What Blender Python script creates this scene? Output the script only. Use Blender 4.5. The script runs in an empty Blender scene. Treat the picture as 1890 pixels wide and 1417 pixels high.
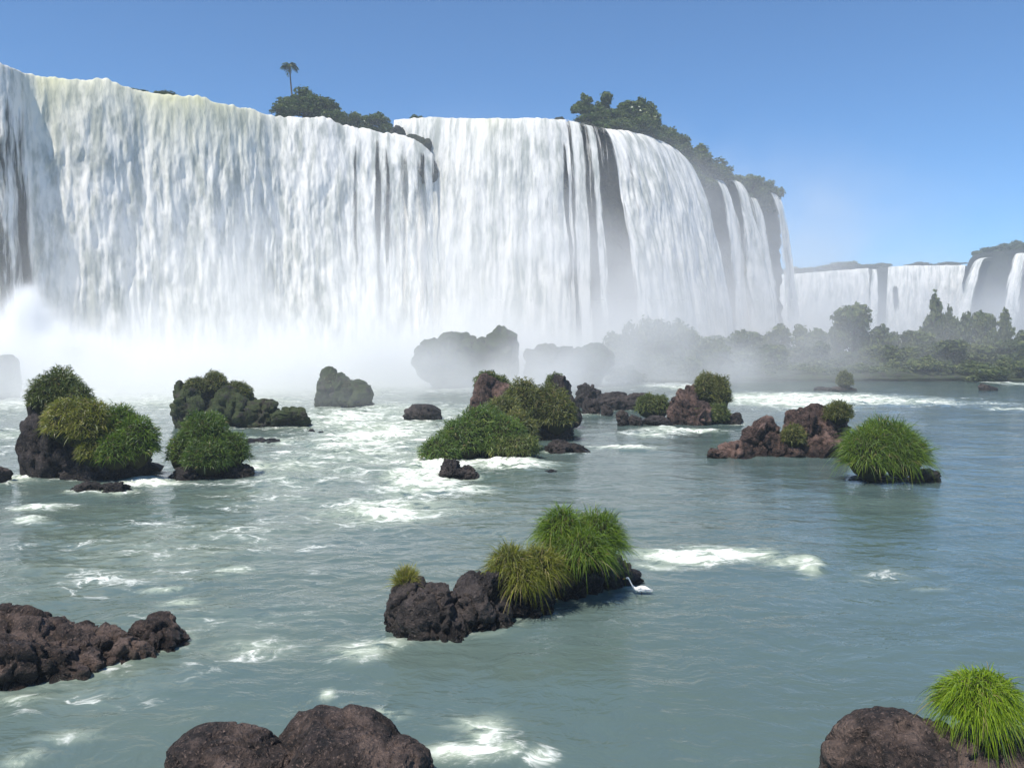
import bpy, math, random
import numpy as np

scene = bpy.context.scene
col = scene.collection
R = math.radians

# ------------------------------------------------------------------ camera
F = 1483.0                      # focal length in pixels of the 1890 px wide photograph
HOR = 640.0                     # row of the horizon
CAM_H = 5.0
PITCH = math.atan((708.5 - HOR) / F)
cam_d = bpy.data.cameras.new('camera')
cam = bpy.data.objects.new('camera', cam_d)
col.objects.link(cam)
cam.location = (0, 0, CAM_H)
cam.rotation_euler = (R(90) - PITCH, 0, 0)
cam_d.sensor_width = 36.0
cam_d.lens = 36.0 * F / 1890.0
cam_d.clip_start = 0.1
cam_d.clip_end = 20000
scene.camera = cam

# ------------------------------------------------------------------ sky and sun
SUN_EL, SUN_ROT = 60.0, -142.0          # rotation: 0 = +Y, clockwise
EXPOSURE = 0.62
world = bpy.data.worlds.new('World')
scene.world = world
world.use_nodes = True
wn = world.node_tree.nodes
wl = world.node_tree.links
wn.clear()
wo = wn.new('ShaderNodeOutputWorld')
bg = wn.new('ShaderNodeBackground')
sky = wn.new('ShaderNodeTexSky')
sky.sky_type = 'NISHITA'
sky.sun_disc = False
sky.sun_elevation = R(SUN_EL)
sky.sun_rotation = R(SUN_ROT)
sky.altitude = 200
sky.air_density = 0.75
sky.dust_density = 0.0
sky.ozone_density = 10.0
bg.inputs['Strength'].default_value = 0.11
tint = wn.new('ShaderNodeMix')
tint.data_type = 'RGBA'
tint.blend_type = 'MULTIPLY'
tint.inputs[0].default_value = 1.0
tint.inputs[7].default_value = (0.86, 1.05, 1.03, 1)
wl.new(sky.outputs[0], tint.inputs[6])
wl.new(tint.outputs[2], bg.inputs[0])
wl.new(bg.outputs[0], wo.inputs[0])
sun_d = bpy.data.lights.new('sun', 'SUN')
sun_d.energy = 4.0
sun_d.angle = R(0.5)
sun_d.color = (1.0, 0.93, 0.83)
sun = bpy.data.objects.new('sun', sun_d)
col.objects.link(sun)
sx = math.sin(R(SUN_ROT)) * math.cos(R(SUN_EL))
sy = math.cos(R(SUN_ROT)) * math.cos(R(SUN_EL))
sz = math.sin(R(SUN_EL))
import mathutils
sun.rotation_euler = mathutils.Vector((sx, sy, sz)).to_track_quat('Z', 'Y').to_euler()
sun.location = (sx * 300, sy * 300, sz * 300)

scene.view_settings.view_transform = 'Standard'
scene.view_settings.look = 'None'
scene.view_settings.exposure = EXPOSURE
scene.view_settings.gamma = 1.0
scene.view_settings.use_curve_mapping = False
scene.render.engine = 'CYCLES'
cy = scene.cycles
cy.max_bounces = 16
cy.diffuse_bounces = 3
cy.glossy_bounces = 3
cy.transmission_bounces = 3
cy.transparent_max_bounces = 16
cy.volume_bounces = 12
cy.volume_step_rate = 2.0
cy.volume_max_steps = 256
cy.use_denoising = True
cy.sample_clamp_indirect = 6.0
cy.caustics_reflective = False
cy.caustics_refractive = False

# ------------------------------------------------------------------ helpers
CP, SP = math.cos(PITCH), math.sin(PITCH)


def ray(px, py):
    a = (px - 945.0) / F
    b = (708.5 - py) / F
    return np.array([a, CP + b * SP, -SP + b * CP])


def at(px, py, Y):
    """the world point at distance Y whose picture position was measured as (px, py)"""
    d = ray(px, py)
    return np.array([0, 0, CAM_H]) + d * (Y / d[1])


def ground(px, py, z=0.0):
    d = ray(px, py)
    return np.array([0, 0, CAM_H]) + d * ((z - CAM_H) / d[2])


def hsh(ix, iy, iz, seed):
    h = (ix.astype(np.uint32) * np.uint32(374761393) + iy.astype(np.uint32) * np.uint32(668265263)
         + iz.astype(np.uint32) * np.uint32(2147483647) + np.uint32((seed * 974634777) & 0xffffffff))
    h = (h ^ (h >> np.uint32(13))) * np.uint32(1274126177)
    h = (h ^ (h >> np.uint32(16))) * np.uint32(2246822519)
    return h ^ (h >> np.uint32(15))


def pnoise(x, y, z, seed=0):
    """gradient noise, about -1..1"""
    x, y, z = np.broadcast_arrays(np.asarray(x, float), np.asarray(y, float), np.asarray(z, float))
    xi, yi, zi = np.floor(x), np.floor(y), np.floor(z)
    fx, fy, fz = x - xi, y - yi, z - zi
    xi, yi, zi = xi.astype(np.int64), yi.astype(np.int64), zi.astype(np.int64)
    u, v, w = (t * t * t * (t * (t * 6 - 15) + 10) for t in (fx, fy, fz))

    def g(dx, dy, dz):
        h = hsh(xi + dx, yi + dy, zi + dz, seed) & np.uint32(15)
        X, Y, Z = fx - dx, fy - dy, fz - dz
        a = np.where(h < 8, X, Y)
        b = np.where(h < 4, Y, np.where((h == 12) | (h == 14), X, Z))
        return np.where(h & 1, -a, a) + np.where(h & 2, -b, b)
    c00 = g(0, 0, 0) * (1 - u) + g(1, 0, 0) * u
    c10 = g(0, 1, 0) * (1 - u) + g(1, 1, 0) * u
    c01 = g(0, 0, 1) * (1 - u) + g(1, 0, 1) * u
    c11 = g(0, 1, 1) * (1 - u) + g(1, 1, 1) * u
    return (c00 * (1 - v) + c10 * v) * (1 - w) + (c01 * (1 - v) + c11 * v) * w


def fbm(x, y, z, octv=4, seed=0, gain=0.5, ridged=False):
    s, a, t, f = 0, 1.0, 0, 1.0
    for i in range(octv):
        n = pnoise(np.asarray(x) * f, np.asarray(y) * f, np.asarray(z) * f, seed + i * 17)
        if ridged:
            n = 1 - 2 * np.abs(n)
        s = s + a * n
        t += a
        a *= gain
        f *= 2.03
    return s / t


def sstep(a, b, x):
    t = np.clip((x - a) / (b - a), 0, 1)
    return t * t * (3 - 2 * t)


def make_mesh(name, verts, faces, mats=(), mat_idx=None, smooth=True, attrs=None, uv=None):
    """verts (N,3); faces: array (M,4) or (M,3), or a list of such arrays"""
    if not isinstance(faces, (list, tuple)):
        faces = [faces]
    faces = [np.asarray(f, np.int32) for f in faces if len(f)]
    me = bpy.data.meshes.new(name)
    verts = np.asarray(verts, np.float32)
    me.vertices.add(len(verts))
    me.vertices.foreach_set('co', verts.ravel())
    loops = np.concatenate([f.ravel() for f in faces])
    tot = np.concatenate([np.full(len(f), f.shape[1], np.int32) for f in faces])
    start = np.concatenate([[0], np.cumsum(tot)[:-1]]).astype(np.int32)
    me.loops.add(len(loops))
    me.loops.foreach_set('vertex_index', loops)
    me.polygons.add(len(tot))
    me.polygons.foreach_set('loop_start', start)
    me.polygons.foreach_set('loop_total', tot)
    me.polygons.foreach_set('use_smooth', np.full(len(tot), smooth, bool))
    for m in mats:
        me.materials.append(m)
    if mat_idx is not None:
        me.polygons.foreach_set('material_index', np.asarray(mat_idx, np.int32))
    for k, v in (attrs or {}).items():
        a = me.attributes.new(k, 'FLOAT', 'POINT')
        a.data.foreach_set('value', np.asarray(v, np.float32))
    if uv is not None:
        l = me.uv_layers.new(name='UVMap')
        l.data.foreach_set('uv', np.asarray(uv, np.float32)[loops].ravel())
    me.update(calc_edges=True)
    return me


def link(name, mesh, parent=None, loc=(0, 0, 0)):
    o = bpy.data.objects.new(name, mesh)
    col.objects.link(o)
    o.location = loc
    if parent:
        o.parent = parent
    return o


def tag(o, label=None, cat=None, group=None, kind=None):
    if label:
        o['label'] = label
    if cat:
        o['category'] = cat
    if group:
        o['group'] = group
    if kind:
        o['kind'] = kind
    return o


def grid_faces(nu, nv):
    i = np.arange(nv - 1)[:, None] * nu + np.arange(nu - 1)[None, :]
    i = i.ravel()
    return np.stack([i, i + 1, i + nu + 1, i + nu], 1)


_ico = {}


def icosphere(n):
    if n not in _ico:
        import bmesh
        bm = bmesh.new()
        bmesh.ops.create_icosphere(bm, subdivisions=n, radius=1.0)
        v = np.array([p.co[:] for p in bm.verts])
        f = np.array([[q.index for q in p.verts] for p in bm.faces])
        bm.free()
        _ico[n] = (v, f)
    return _ico[n]


# ------------------------------------------------------------------ materials
class NT:
    """small helper for node trees"""
    def __init__(self, tree):
        self.t = tree
        self.n = tree.nodes
        self.l = tree.links

    def new(self, typ, **kw):
        n = self.n.new(typ)
        for k, v in kw.items():
            setattr(n, k, v)
        return n

    def put(self, sock, val):
        if isinstance(val, bpy.types.NodeSocket):
            self.l.new(val, sock)
        elif val is not None:
            sock.default_value = val

    def math(self, op, a, b=None, c=None, clamp=False):
        n = self.new('ShaderNodeMath', operation=op, use_clamp=clamp)
        for i, v in enumerate((a, b, c)):
            self.put(n.inputs[i], v)
        return n.outputs[0]

    def vmath(self, op, a, b=None):
        n = self.new('ShaderNodeVectorMath', operation=op)
        self.put(n.inputs[0], a)
        if b is not None:
            self.put(n.inputs[1], b)
        return n.outputs['Value' if op in ('LENGTH', 'DISTANCE', 'DOT_PRODUCT') else 'Vector']

    def noise(self, vec, scale, detail=3.0, rough=0.55, dist=0.0, out='Fac'):
        n = self.new('ShaderNodeTexNoise')
        self.put(n.inputs['Vector'], vec)
        n.inputs['Scale'].default_value = scale
        n.inputs['Detail'].default_value = detail
        n.inputs['Roughness'].default_value = rough
        n.inputs['Distortion'].default_value = dist
        return n.outputs[out]

    def voro(self, vec, scale, feature='F1', out='Distance'):
        n = self.new('ShaderNodeTexVoronoi', feature=feature)
        self.put(n.inputs['Vector'], vec)
        n.inputs['Scale'].default_value = scale
        return n.outputs[out]

    def ramp(self, x, a, b, lo=0.0, hi=1.0, smooth=True):
        n = self.new('ShaderNodeMapRange', interpolation_type='SMOOTHSTEP' if smooth else 'LINEAR')
        self.put(n.inputs['Value'], x)
        for k, v in (('From Min', a), ('From Max', b), ('To Min', lo), ('To Max', hi)):
            self.put(n.inputs[k], v)
        return n.outputs['Result']

    def mix(self, fac, a, b):
        n = self.new('ShaderNodeMix', data_type='RGBA')
        self.put(n.inputs[0], fac)
        for s, v in ((n.inputs[6], a), (n.inputs[7], b)):
            self.put(s, (v[0], v[1], v[2], 1.0) if isinstance(v, tuple) else v)
        return n.outputs[2]

    def attr(self, name, out='Fac'):
        n = self.new('ShaderNodeAttribute', attribute_name=name)
        return n.outputs[out]

    def bump(self, h, strength=0.5, dist=0.1, normal=None):
        n = self.new('ShaderNodeBump')
        n.inputs['Strength'].default_value = strength
        n.inputs['Distance'].default_value = dist
        self.put(n.inputs['Height'], h)
        if normal is not None:
            self.put(n.inputs['Normal'], normal)
        return n.outputs[0]

    def scale(self, vec, s):
        n = self.new('ShaderNodeMapping')
        self.put(n.inputs['Vector'], vec)
        n.inputs['Scale'].default_value = s
        return n.outputs[0]


def material(name):
    m = bpy.data.materials.new(name)
    m.use_nodes = True
    m.node_tree.nodes.clear()
    t = NT(m.node_tree)
    out = t.new('ShaderNodeOutputMaterial')
    return m, t, out


def principled(t, out, color, rough, normal=None, spec=0.5):
    p = t.new('ShaderNodeBsdfPrincipled')
    t.put(p.inputs['Base Color'], (*color, 1.0) if isinstance(color, tuple) else color)
    t.put(p.inputs['Roughness'], rough)
    p.inputs['Specular IOR Level'].default_value = spec
    if normal is not None:
        t.put(p.inputs['Normal'], normal)
    t.l.new(p.outputs[0], out.inputs['Surface'])
    return p


def mat_rock(name, dark, mid, pale, pale_amt=0.5, moss=0.0, scale=1.0, pits=1.0):
    m, t, out = material(name)
    geo = t.new('ShaderNodeNewGeometry')
    pos = geo.outputs['Position']
    n1 = t.noise(pos, 0.9 * scale, 5, 0.62)
    n2 = t.noise(pos, 5.0 * scale, 6, 0.65)
    n3 = t.noise(pos, 22.0 * scale, 4, 0.6)
    c = t.mix(t.ramp(n2, 0.35, 0.65), dark, mid)
    c = t.mix(t.math('MULTIPLY', t.ramp(n1, 0.47, 0.62), pale_amt), c, pale)
    c = t.mix(t.math('MULTIPLY', t.ramp(n3, 0.56, 0.68), 0.5), c, tuple(min(1, x * 1.9) for x in pale))
    c = t.mix(t.math('MULTIPLY', t.ramp(t.noise(pos, 2.3 * scale, 6, 0.7), 0.52, 0.66), 0.75), c, tuple(x * 0.6 for x in dark))
    if moss > 0:
        n4 = t.noise(pos, 1.7 * scale, 5, 0.65)
        c = t.mix(t.math('MULTIPLY', t.ramp(n4, 0.36, 0.52), moss), c, (0.06, 0.088, 0.024))
    # the wet band just above the water
    sep = t.new('ShaderNodeSeparateXYZ')
    t.l.new(pos, sep.inputs[0])
    zz = t.math('ADD', sep.outputs[2], t.math('MULTIPLY', t.math('SUBTRACT', n1, 0.5), 0.5))
    wet = t.ramp(zz, 0.08, 0.34, 1.0, 0.0)
    c = t.mix(t.math('MULTIPLY', wet, 0.6), c, tuple(x * 0.35 for x in dark))
    rough = t.ramp(wet, 0, 1, 0.85, 0.35)
    v = t.voro(pos, 9.0 * scale)
    n5 = t.noise(pos, 70.0 * scale, 3, 0.6)
    h = t.math('ADD', t.math('MULTIPLY', n2, 0.9), t.math('MULTIPLY', n3, 0.5))
    h = t.math('ADD', h, t.math('MULTIPLY', n5, 0.16))
    h = t.math('ADD', h, t.math('MULTIPLY', t.ramp(v, 0.0, 0.4), 0.30 * pits))
    nm = t.bump(h, 1.0, 0.24 / scale)
    principled(t, out, c, rough, nm, 0.35)
    return m


def mat_leaf(name, dark, mid, light, transl=0.38, straw=0.0):
    m, t, out = material(name)
    r = t.attr('rnd')
    oi = t.new('ShaderNodeObjectInfo')
    geo = t.new('ShaderNodeNewGeometry')
    cl = t.noise(geo.outputs['Position'], 0.9, 2, 0.5)
    x = t.math('ADD', t.math('MULTIPLY', r, 0.6), t.math('MULTIPLY', oi.outputs['Random'], 0.2))
    x = t.math('ADD', x, t.math('MULTIPLY', t.math('SUBTRACT', cl, 0.4), 0.7))
    c = t.mix(t.ramp(x, 0.05, 0.5), dark, mid)
    c = t.mix(t.ramp(x, 0.5, 0.95), c, light)
    if straw:
        c = t.mix(t.ramp(r, 1 - straw, 1 - straw + 0.01), c, (0.30, 0.25, 0.11))
    d = t.new('ShaderNodeBsdfDiffuse')
    tr = t.new('ShaderNodeBsdfTranslucent')
    gl = t.new('ShaderNodeBsdfGlossy')
    gl.inputs['Roughness'].default_value = 0.45
    gl.inputs['Color'].default_value = (0.9, 0.95, 0.9, 1)
    t.l.new(c, d.inputs[0])
    t.l.new(c, tr.inputs[0])
    ms = t.new('ShaderNodeMixShader')
    ms.inputs[0].default_value = transl
    t.l.new(d.outputs[0], ms.inputs[1])
    t.l.new(tr.outputs[0], ms.inputs[2])
    fr = t.new('ShaderNodeFresnel')
    fr.inputs[0].default_value = 1.35
    ms2 = t.new('ShaderNodeMixShader')
    t.l.new(t.math('MULTIPLY', fr.outputs[0], 0.18), ms2.inputs[0])
    t.l.new(ms.outputs[0], ms2.inputs[1])
    t.l.new(gl.outputs[0], ms2.inputs[2])
    t.l.new(ms2.outputs[0], out.inputs['Surface'])
    return m


M = {}
M['basalt'] = mat_rock('basalt', (0.010, 0.009, 0.009), (0.046, 0.039, 0.038), (0.125, 0.10, 0.09), 0.55)
M['brown'] = mat_rock('brown_basalt', (0.014, 0.011, 0.010), (0.072, 0.051, 0.043), (0.19, 0.135, 0.11), 0.75, scale=1.3)
M['red'] = mat_rock('reddish_basalt', (0.018, 0.012, 0.010), (0.095, 0.060, 0.050), (0.25, 0.16, 0.13), 0.8)
M['mossy'] = mat_rock('mossy_basalt', (0.02, 0.02, 0.018), (0.05, 0.048, 0.04), (0.11, 0.09, 0.07), 0.4, moss=0.75, scale=0.7)
M['cliff'] = mat_rock('cliff_basalt', (0.02, 0.02, 0.021), (0.05, 0.048, 0.048), (0.085, 0.08, 0.075), 0.4, moss=0.35, scale=0.2)
M['grass'] = mat_leaf('grass_green', (0.051, 0.101, 0.010), (0.145, 0.240, 0.023), (0.318, 0.380, 0.063), straw=0.05)
M['grass_yellow'] = mat_leaf('grass_yellow', (0.097, 0.121, 0.014), (0.235, 0.254, 0.036), (0.416, 0.375, 0.097), straw=0.12)
M['grass_bright'] = mat_leaf('grass_bright', (0.10, 0.18, 0.008), (0.24, 0.36, 0.02), (0.42, 0.50, 0.07), straw=0.05)
M['grass_dark'] = mat_leaf('shrub_green', (0.051, 0.078, 0.021), (0.129, 0.171, 0.041), (0.274, 0.290, 0.094), straw=0.03)
M['grass_mid'] = mat_leaf('shrub_mid_green', (0.043, 0.085, 0.017), (0.117, 0.196, 0.034), (0.274, 0.325, 0.085), straw=0.03)
M['grass_olive'] = mat_leaf('shrub_olive', (0.059, 0.077, 0.021), (0.157, 0.179, 0.043), (0.332, 0.307, 0.102), straw=0.06)
M['tree'] = mat_leaf('tree_leaves', (0.035, 0.060, 0.018), (0.087, 0.132, 0.033), (0.207, 0.232, 0.075))
M['tree_far'] = mat_leaf('forest_leaves', (0.047, 0.074, 0.029), (0.112, 0.147, 0.051), (0.220, 0.240, 0.096))
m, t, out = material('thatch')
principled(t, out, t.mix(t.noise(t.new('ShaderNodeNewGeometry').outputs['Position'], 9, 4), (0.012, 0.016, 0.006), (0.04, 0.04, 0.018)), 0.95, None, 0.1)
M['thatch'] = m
m, t, out = material('bark')
principled(t, out, t.mix(t.noise(t.new('ShaderNodeNewGeometry').outputs['Position'], 3, 4), (0.05, 0.042, 0.035), (0.16, 0.14, 0.115)), 0.9, None, 0.2)
M['bark'] = m
m, t, out = material('soil')
principled(t, out, t.mix(t.noise(t.new('ShaderNodeNewGeometry').outputs['Position'], 0.4, 6), (0.03, 0.034, 0.018), (0.06, 0.06, 0.03)), 0.95, None, 0.1)
M['soil'] = m


def mat_fall():
    """aerated falling water: white foam, thinner grey-green water between, holes where the sheet tears"""
    m, t, out = material('falling_water')
    uvn = t.new('ShaderNodeUVMap', uv_map='UVMap')
    uv = uvn.outputs[0]
    cov = t.attr('cover')
    tint = t.attr('tint')
    plume = t.attr('plume')
    wob = t.noise(t.scale(uv, (0.35, 0.12, 1)), 1.0, 3, 0.5, out='Color')
    off = t.new('ShaderNodeVectorMath', operation='MULTIPLY_ADD')
    t.l.new(wob, off.inputs[0])
    off.inputs[1].default_value = (1.6, 2.0, 0)
    t.l.new(uv, off.inputs[2])
    w = off.outputs[0]
    st = t.noise(t.scale(w, (1.5, 0.11, 1)), 1.0, 5, 0.6)       # long streaks
    st2 = t.noise(t.scale(w, (0.42, 0.045, 1)), 1.0, 3, 0.5)    # broad columns
    bl = t.noise(t.scale(w, (0.60, 0.19, 1)), 1.0, 6, 0.62)     # plumes
    ws = t.ramp(plume, 0, 1, 0.52, 0.10, False)
    f = t.math('ADD', t.math('MULTIPLY', st, ws), t.math('MULTIPLY', bl, t.math('SUBTRACT', 0.80, ws)))
    f = t.math('ADD', f, t.math('MULTIPLY', st2, 0.34))
    f = t.math('SUBTRACT', f, 0.07)
    c = t.mix(t.ramp(f, 0.38, 0.58), (0.45, 0.475, 0.44), (0.93, 0.915, 0.87))
    c = t.mix(t.math('MULTIPLY', tint, t.ramp(bl, 0.3, 0.7, 0.5, 1.0)), c, (0.70, 0.69, 0.42))
    h = t.math('ADD', t.math('MULTIPLY', bl, 1.1), t.math('MULTIPLY', st, ws))
    nm = t.bump(h, 0.36, 0.9)
    d = t.new('ShaderNodeBsdfDiffuse')
    t.l.new(c, d.inputs[0])
    t.l.new(nm, d.inputs['Normal'])
    tl = t.new('ShaderNodeBsdfTranslucent')
    t.l.new(c, tl.inputs[0])
    t.l.new(nm, tl.inputs['Normal'])
    ms = t.new('ShaderNodeMixShader')
    ms.inputs[0].default_value = 0.22
    t.l.new(d.outputs[0], ms.inputs[1])
    t.l.new(tl.outputs[0], ms.inputs[2])
    tp = t.new('ShaderNodeBsdfTransparent')
    g = t.math('ADD', t.math('MULTIPLY', st, 0.65), t.math('MULTIPLY', st2, 0.35))
    a = t.math('ADD', t.math('SUBTRACT', t.math('MULTIPLY', g, 2.2), 1.1), cov)
    al = t.ramp(a, 0.30, 0.75)
    ms2 = t.new('ShaderNodeMixShader')
    t.l.new(al, ms2.inputs[0])
    t.l.new(tp.outputs[0], ms2.inputs[1])
    t.l.new(ms.outputs[0], ms2.inputs[2])
    t.l.new(ms2.outputs[0], out.inputs['Surface'])
    return m


def mat_water():
    m, t, out = material('river_water')
    geo = t.new('ShaderNodeNewGeometry')
    pos = geo.outputs['Position']
    foam = t.attr('foam')
    silt = t.attr('silt')
    wob = t.noise(t.scale(pos, (0.5, 0.5, 0)), 1.0, 3, 0.55, out='Color')
    off = t.new('ShaderNodeVectorMath', operation='MULTIPLY_ADD')
    t.l.new(wob, off.inputs[0])
    off.inputs[1].default_value = (1.6, 1.6, 0)
    t.l.new(pos, off.inputs[2])
    w = off.outputs[0]
    nA = t.noise(t.scale(w, (0.45, 0.75, 0)), 1.0, 8, 0.68)
    nB = t.noise(t.scale(w, (1.7, 3.0, 0)), 1.0, 7, 0.68)
    nC = t.noise(t.scale(w, (0.8, 1.5, 0)), 1.0, 4, 0.6)
    lace = t.math('SUBTRACT', 1.0, t.math('MULTIPLY', t.math('ABSOLUTE', t.math('SUBTRACT', nB, 0.5)), 9.0), clamp=True)
    lace2 = t.math('SUBTRACT', 1.0, t.math('MULTIPLY', t.math('ABSOLUTE', t.math('SUBTRACT', nC, 0.5)), 11.0), clamp=True)
    k = t.math('ADD', t.math('MULTIPLY', nA, 0.5), t.math('MULTIPLY', nB, 0.5))
    k = t.math('ADD', t.math('MULTIPLY', t.math('SUBTRACT', k, 0.5), 3.3), 0.38)
    k = t.math('ADD', k, t.math('ADD', t.math('MULTIPLY', lace, 0.22), t.math('MULTIPLY', lace2, 0.26)))
    x = t.math('ADD', k, t.math('MULTIPLY', foam, 0.50))
    fm = t.ramp(x, 0.92, 1.34)
    fm = t.math('MULTIPLY', fm, t.ramp(foam, 0.03, 0.30))
    milky = t.math('MULTIPLY', t.ramp(x, 0.35, 1.10, 0.0, 0.85), t.ramp(foam, 0.10, 0.9))
    base = t.mix(silt, (0.042, 0.080, 0.086), (0.112, 0.152, 0.128))
    base = t.mix(t.ramp(t.noise(t.scale(pos, (0.16, 0.34, 0)), 1.0, 5, 0.65), 0.40, 0.62), base, (0.090, 0.134, 0.126))
    base = t.mix(milky, base, (0.42, 0.48, 0.38))
    c = t.mix(fm, base, (0.82, 0.85, 0.80))
    rough = t.ramp(t.math('MAXIMUM', fm, milky), 0, 1, 0.10, 0.75)
    r1 = t.noise(t.scale(w, (1.0, 1.7, 0)), 1.0, 4, 0.6)
    r2 = t.noise(t.scale(w, (3.6, 5.0, 0)), 1.0, 3, 0.5)
    h = t.math('ADD', r1, t.math('MULTIPLY', r2, 0.16))
    h = t.math('ADD', h, t.math('MULTIPLY', fm, 0.25))
    nm = t.bump(h, 0.30, 0.18)
    p = principled(t, out, c, rough, nm, 0.5)
    p.inputs['IOR'].default_value = 1.33
    return m


M['fall'] = mat_fall()
M['water'] = mat_water()

# ------------------------------------------------------------------ polylines of the lips
def dense(pts, step):
    """pts: (px, py, distance). Returns world points every `step` metres, the measured column px of each, arc length"""
    P = np.array([at(*p) for p in pts])
    px = np.array([p[0] for p in pts], float)
    n = 40
    Q, q = [], []
    for i in range(len(P) - 1):
        p0, p1, p2, p3 = P[max(i - 1, 0)], P[i], P[i + 1], P[min(i + 2, len(P) - 1)]
        for k in range(n):
            u = k / n
            Q.append(0.5 * (2 * p1 + (p2 - p0) * u + (2 * p0 - 5 * p1 + 4 * p2 - p3) * u * u + (3 * p1 - p0 - 3 * p2 + p3) * u ** 3))
            q.append(px[i] + (px[i + 1] - px[i]) * u)
    Q.append(P[-1])
    q.append(px[-1])
    Q, q = np.array(Q), np.array(q)
    s = np.concatenate([[0], np.cumsum(np.linalg.norm(np.diff(Q[:, :2], axis=0), axis=1))])
    m = max(3, int(round(s[-1] / step)) + 1)
    ss = np.linspace(0, s[-1], m)
    W = np.stack([np.interp(ss, s, Q[:, k]) for k in range(3)], 1)
    return W, np.interp(ss, s, q), ss


def normals2(W, smooth=9):
    t = np.gradient(W[:, :2], axis=0)
    k = min(smooth, len(W) // 2)
    if k > 1:
        ker = np.ones(k) / k
        t = np.stack([np.convolve(np.pad(t[:, i], (k, k), mode='edge'), ker, 'same')[k:-k] for i in range(2)], 1)
    t /= np.linalg.norm(t, axis=1)[:, None] + 1e-9
    return np.stack([t[:, 1], -t[:, 0], np.zeros(len(W))], 1), np.stack([t[:, 0], t[:, 1], np.zeros(len(W))], 1)


# ------------------------------------------------------------------ ground, river, cliff
def build_ground():
    """the river bed and the land all round: one sheet out to the horizon, a few metres under the water"""
    xs = np.array([-6000, -1500, -400, -150, -60, -20, 0, 20, 60, 150, 400, 1500, 6000.])
    ys = np.array([-3000, -400, -60, 0, 20, 60, 120, 180, 260, 400, 700, 1500, 6000.])
    X, Y = np.meshgrid(xs, ys)
    Z = -2.2 + 0.4 * pnoise(X * 0.03, Y * 0.03, 0, 3)
    me = make_mesh('ground', np.stack([X.ravel(), Y.ravel(), Z.ravel()], 1), grid_faces(len(xs), len(ys)), [M['soil']])
    tag(link('ground', me), kind='structure')


FOAM = []     # (x, y, rx, ry, strength)


def foam_px(px, py, rx, ry, s):
    c = ground(px, py)
    a, b = ground(px, py + ry), ground(px, max(py - ry, HOR + 14))
    FOAM.append((c[0], c[1], rx * c[1] / F, max(0.3, (b[1] - a[1]) / 2), s))


for f in [
    # the rapid between the left islets and the big bushy one
    (700, 800, 150, 40, 0.75), (790, 870, 90, 45, 0.95), (640, 770, 110, 22, 0.75), (720, 945, 170, 26, 0.75), (560, 860, 90, 40, 0.5),
    (860, 905, 60, 16, 0.7), (790, 900, 45, 22, 0.6), (480, 860, 60, 14, 0.7), (500, 815, 60, 12, 0.6), (930, 858, 90, 9, 1.0),
    (700, 765, 300, 30, 0.58), (560, 920, 240, 60, 0.3), (680, 830, 240, 60, 0.56), (800, 830, 60, 40, 0.6),
    # left edge
    (20, 800, 90, 50, 0.5), (20, 885, 60, 10, 0.9), (270, 890, 90, 12, 1.0), (90, 940, 70, 8, 0.9), (60, 962, 45, 9, 0.75), (190, 915, 60, 7, 0.5),
    # bands at the right
    (1500, 735, 240, 13, 0.95), (1440, 742, 130, 16, 0.9), (1680, 742, 140, 8, 0.7), (1220, 708, 60, 10, 1.2), (1140, 742, 50, 14, 0.9), (1860, 755, 40, 5, 0.7), (1260, 795, 90, 6, 0.9),
    (1150, 826, 70, 5, 1.0), (1200, 802, 60, 8, 0.8), (1800, 745, 160, 6, 0.5), (1870, 708, 40, 6, 0.8),
    # middle ground, right of the grassy islet
    (1240, 1025, 80, 12, 0.95), (1330, 1015, 100, 14, 0.85), (1420, 1030, 60, 12, 0.8), (1470, 1037, 36, 17, 1.05), (1200, 1040, 50, 10, 0.7),
    (1400, 1010, 160, 26, 0.25),
    # foreground
    (650, 1195, 60, 22, 0.75), (690, 1180, 60, 16, 0.65), (340, 1120, 50, 12, 0.7), (300, 1092, 60, 10, 0.6), (440, 1050, 60, 14, 0.65), (480, 1195, 90, 26, 0.5), (690, 1312, 60, 10, 0.85),
    (905, 1345, 60, 40, 0.75), (870, 1388, 110, 22, 0.9), (950, 1385, 40, 16, 0.7), (1010, 1400, 40, 16, 0.6), (200, 1260, 260, 80, 0.3), (580, 1275, 16, 10, 0.8),
    (120, 1360, 90, 18, 0.5), (40, 1400, 40, 12, 0.7), (200, 1290, 120, 20, 0.3), (1170, 1092, 30, 10, 0.5), (1650, 1060, 120, 24, 0.3), (1720, 1090, 50, 8, 0.45),
    (350, 1000, 420, 90, 0.36), (200, 1060, 300, 40, 0.38), (420, 1150, 260, 60, 0.3), (120, 800, 200, 50, 0.35), (520, 900, 160, 30, 0.45), (1000, 960, 300, 40, 0.16), (860, 1330, 60, 14, 0.6), (60, 1285, 70, 8, 0.6),
]:
    foam_px(*f)
# foot of the falls: all white
for x, y, rx, ry, s in [(-60, 95, 40, 38, 1.3), (-25, 118, 40, 36, 1.25), (10, 135, 30, 24, 1.1), (-40, 78, 30, 22, 0.8)]:
    FOAM.append((x, y, rx, ry, s))


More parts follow.
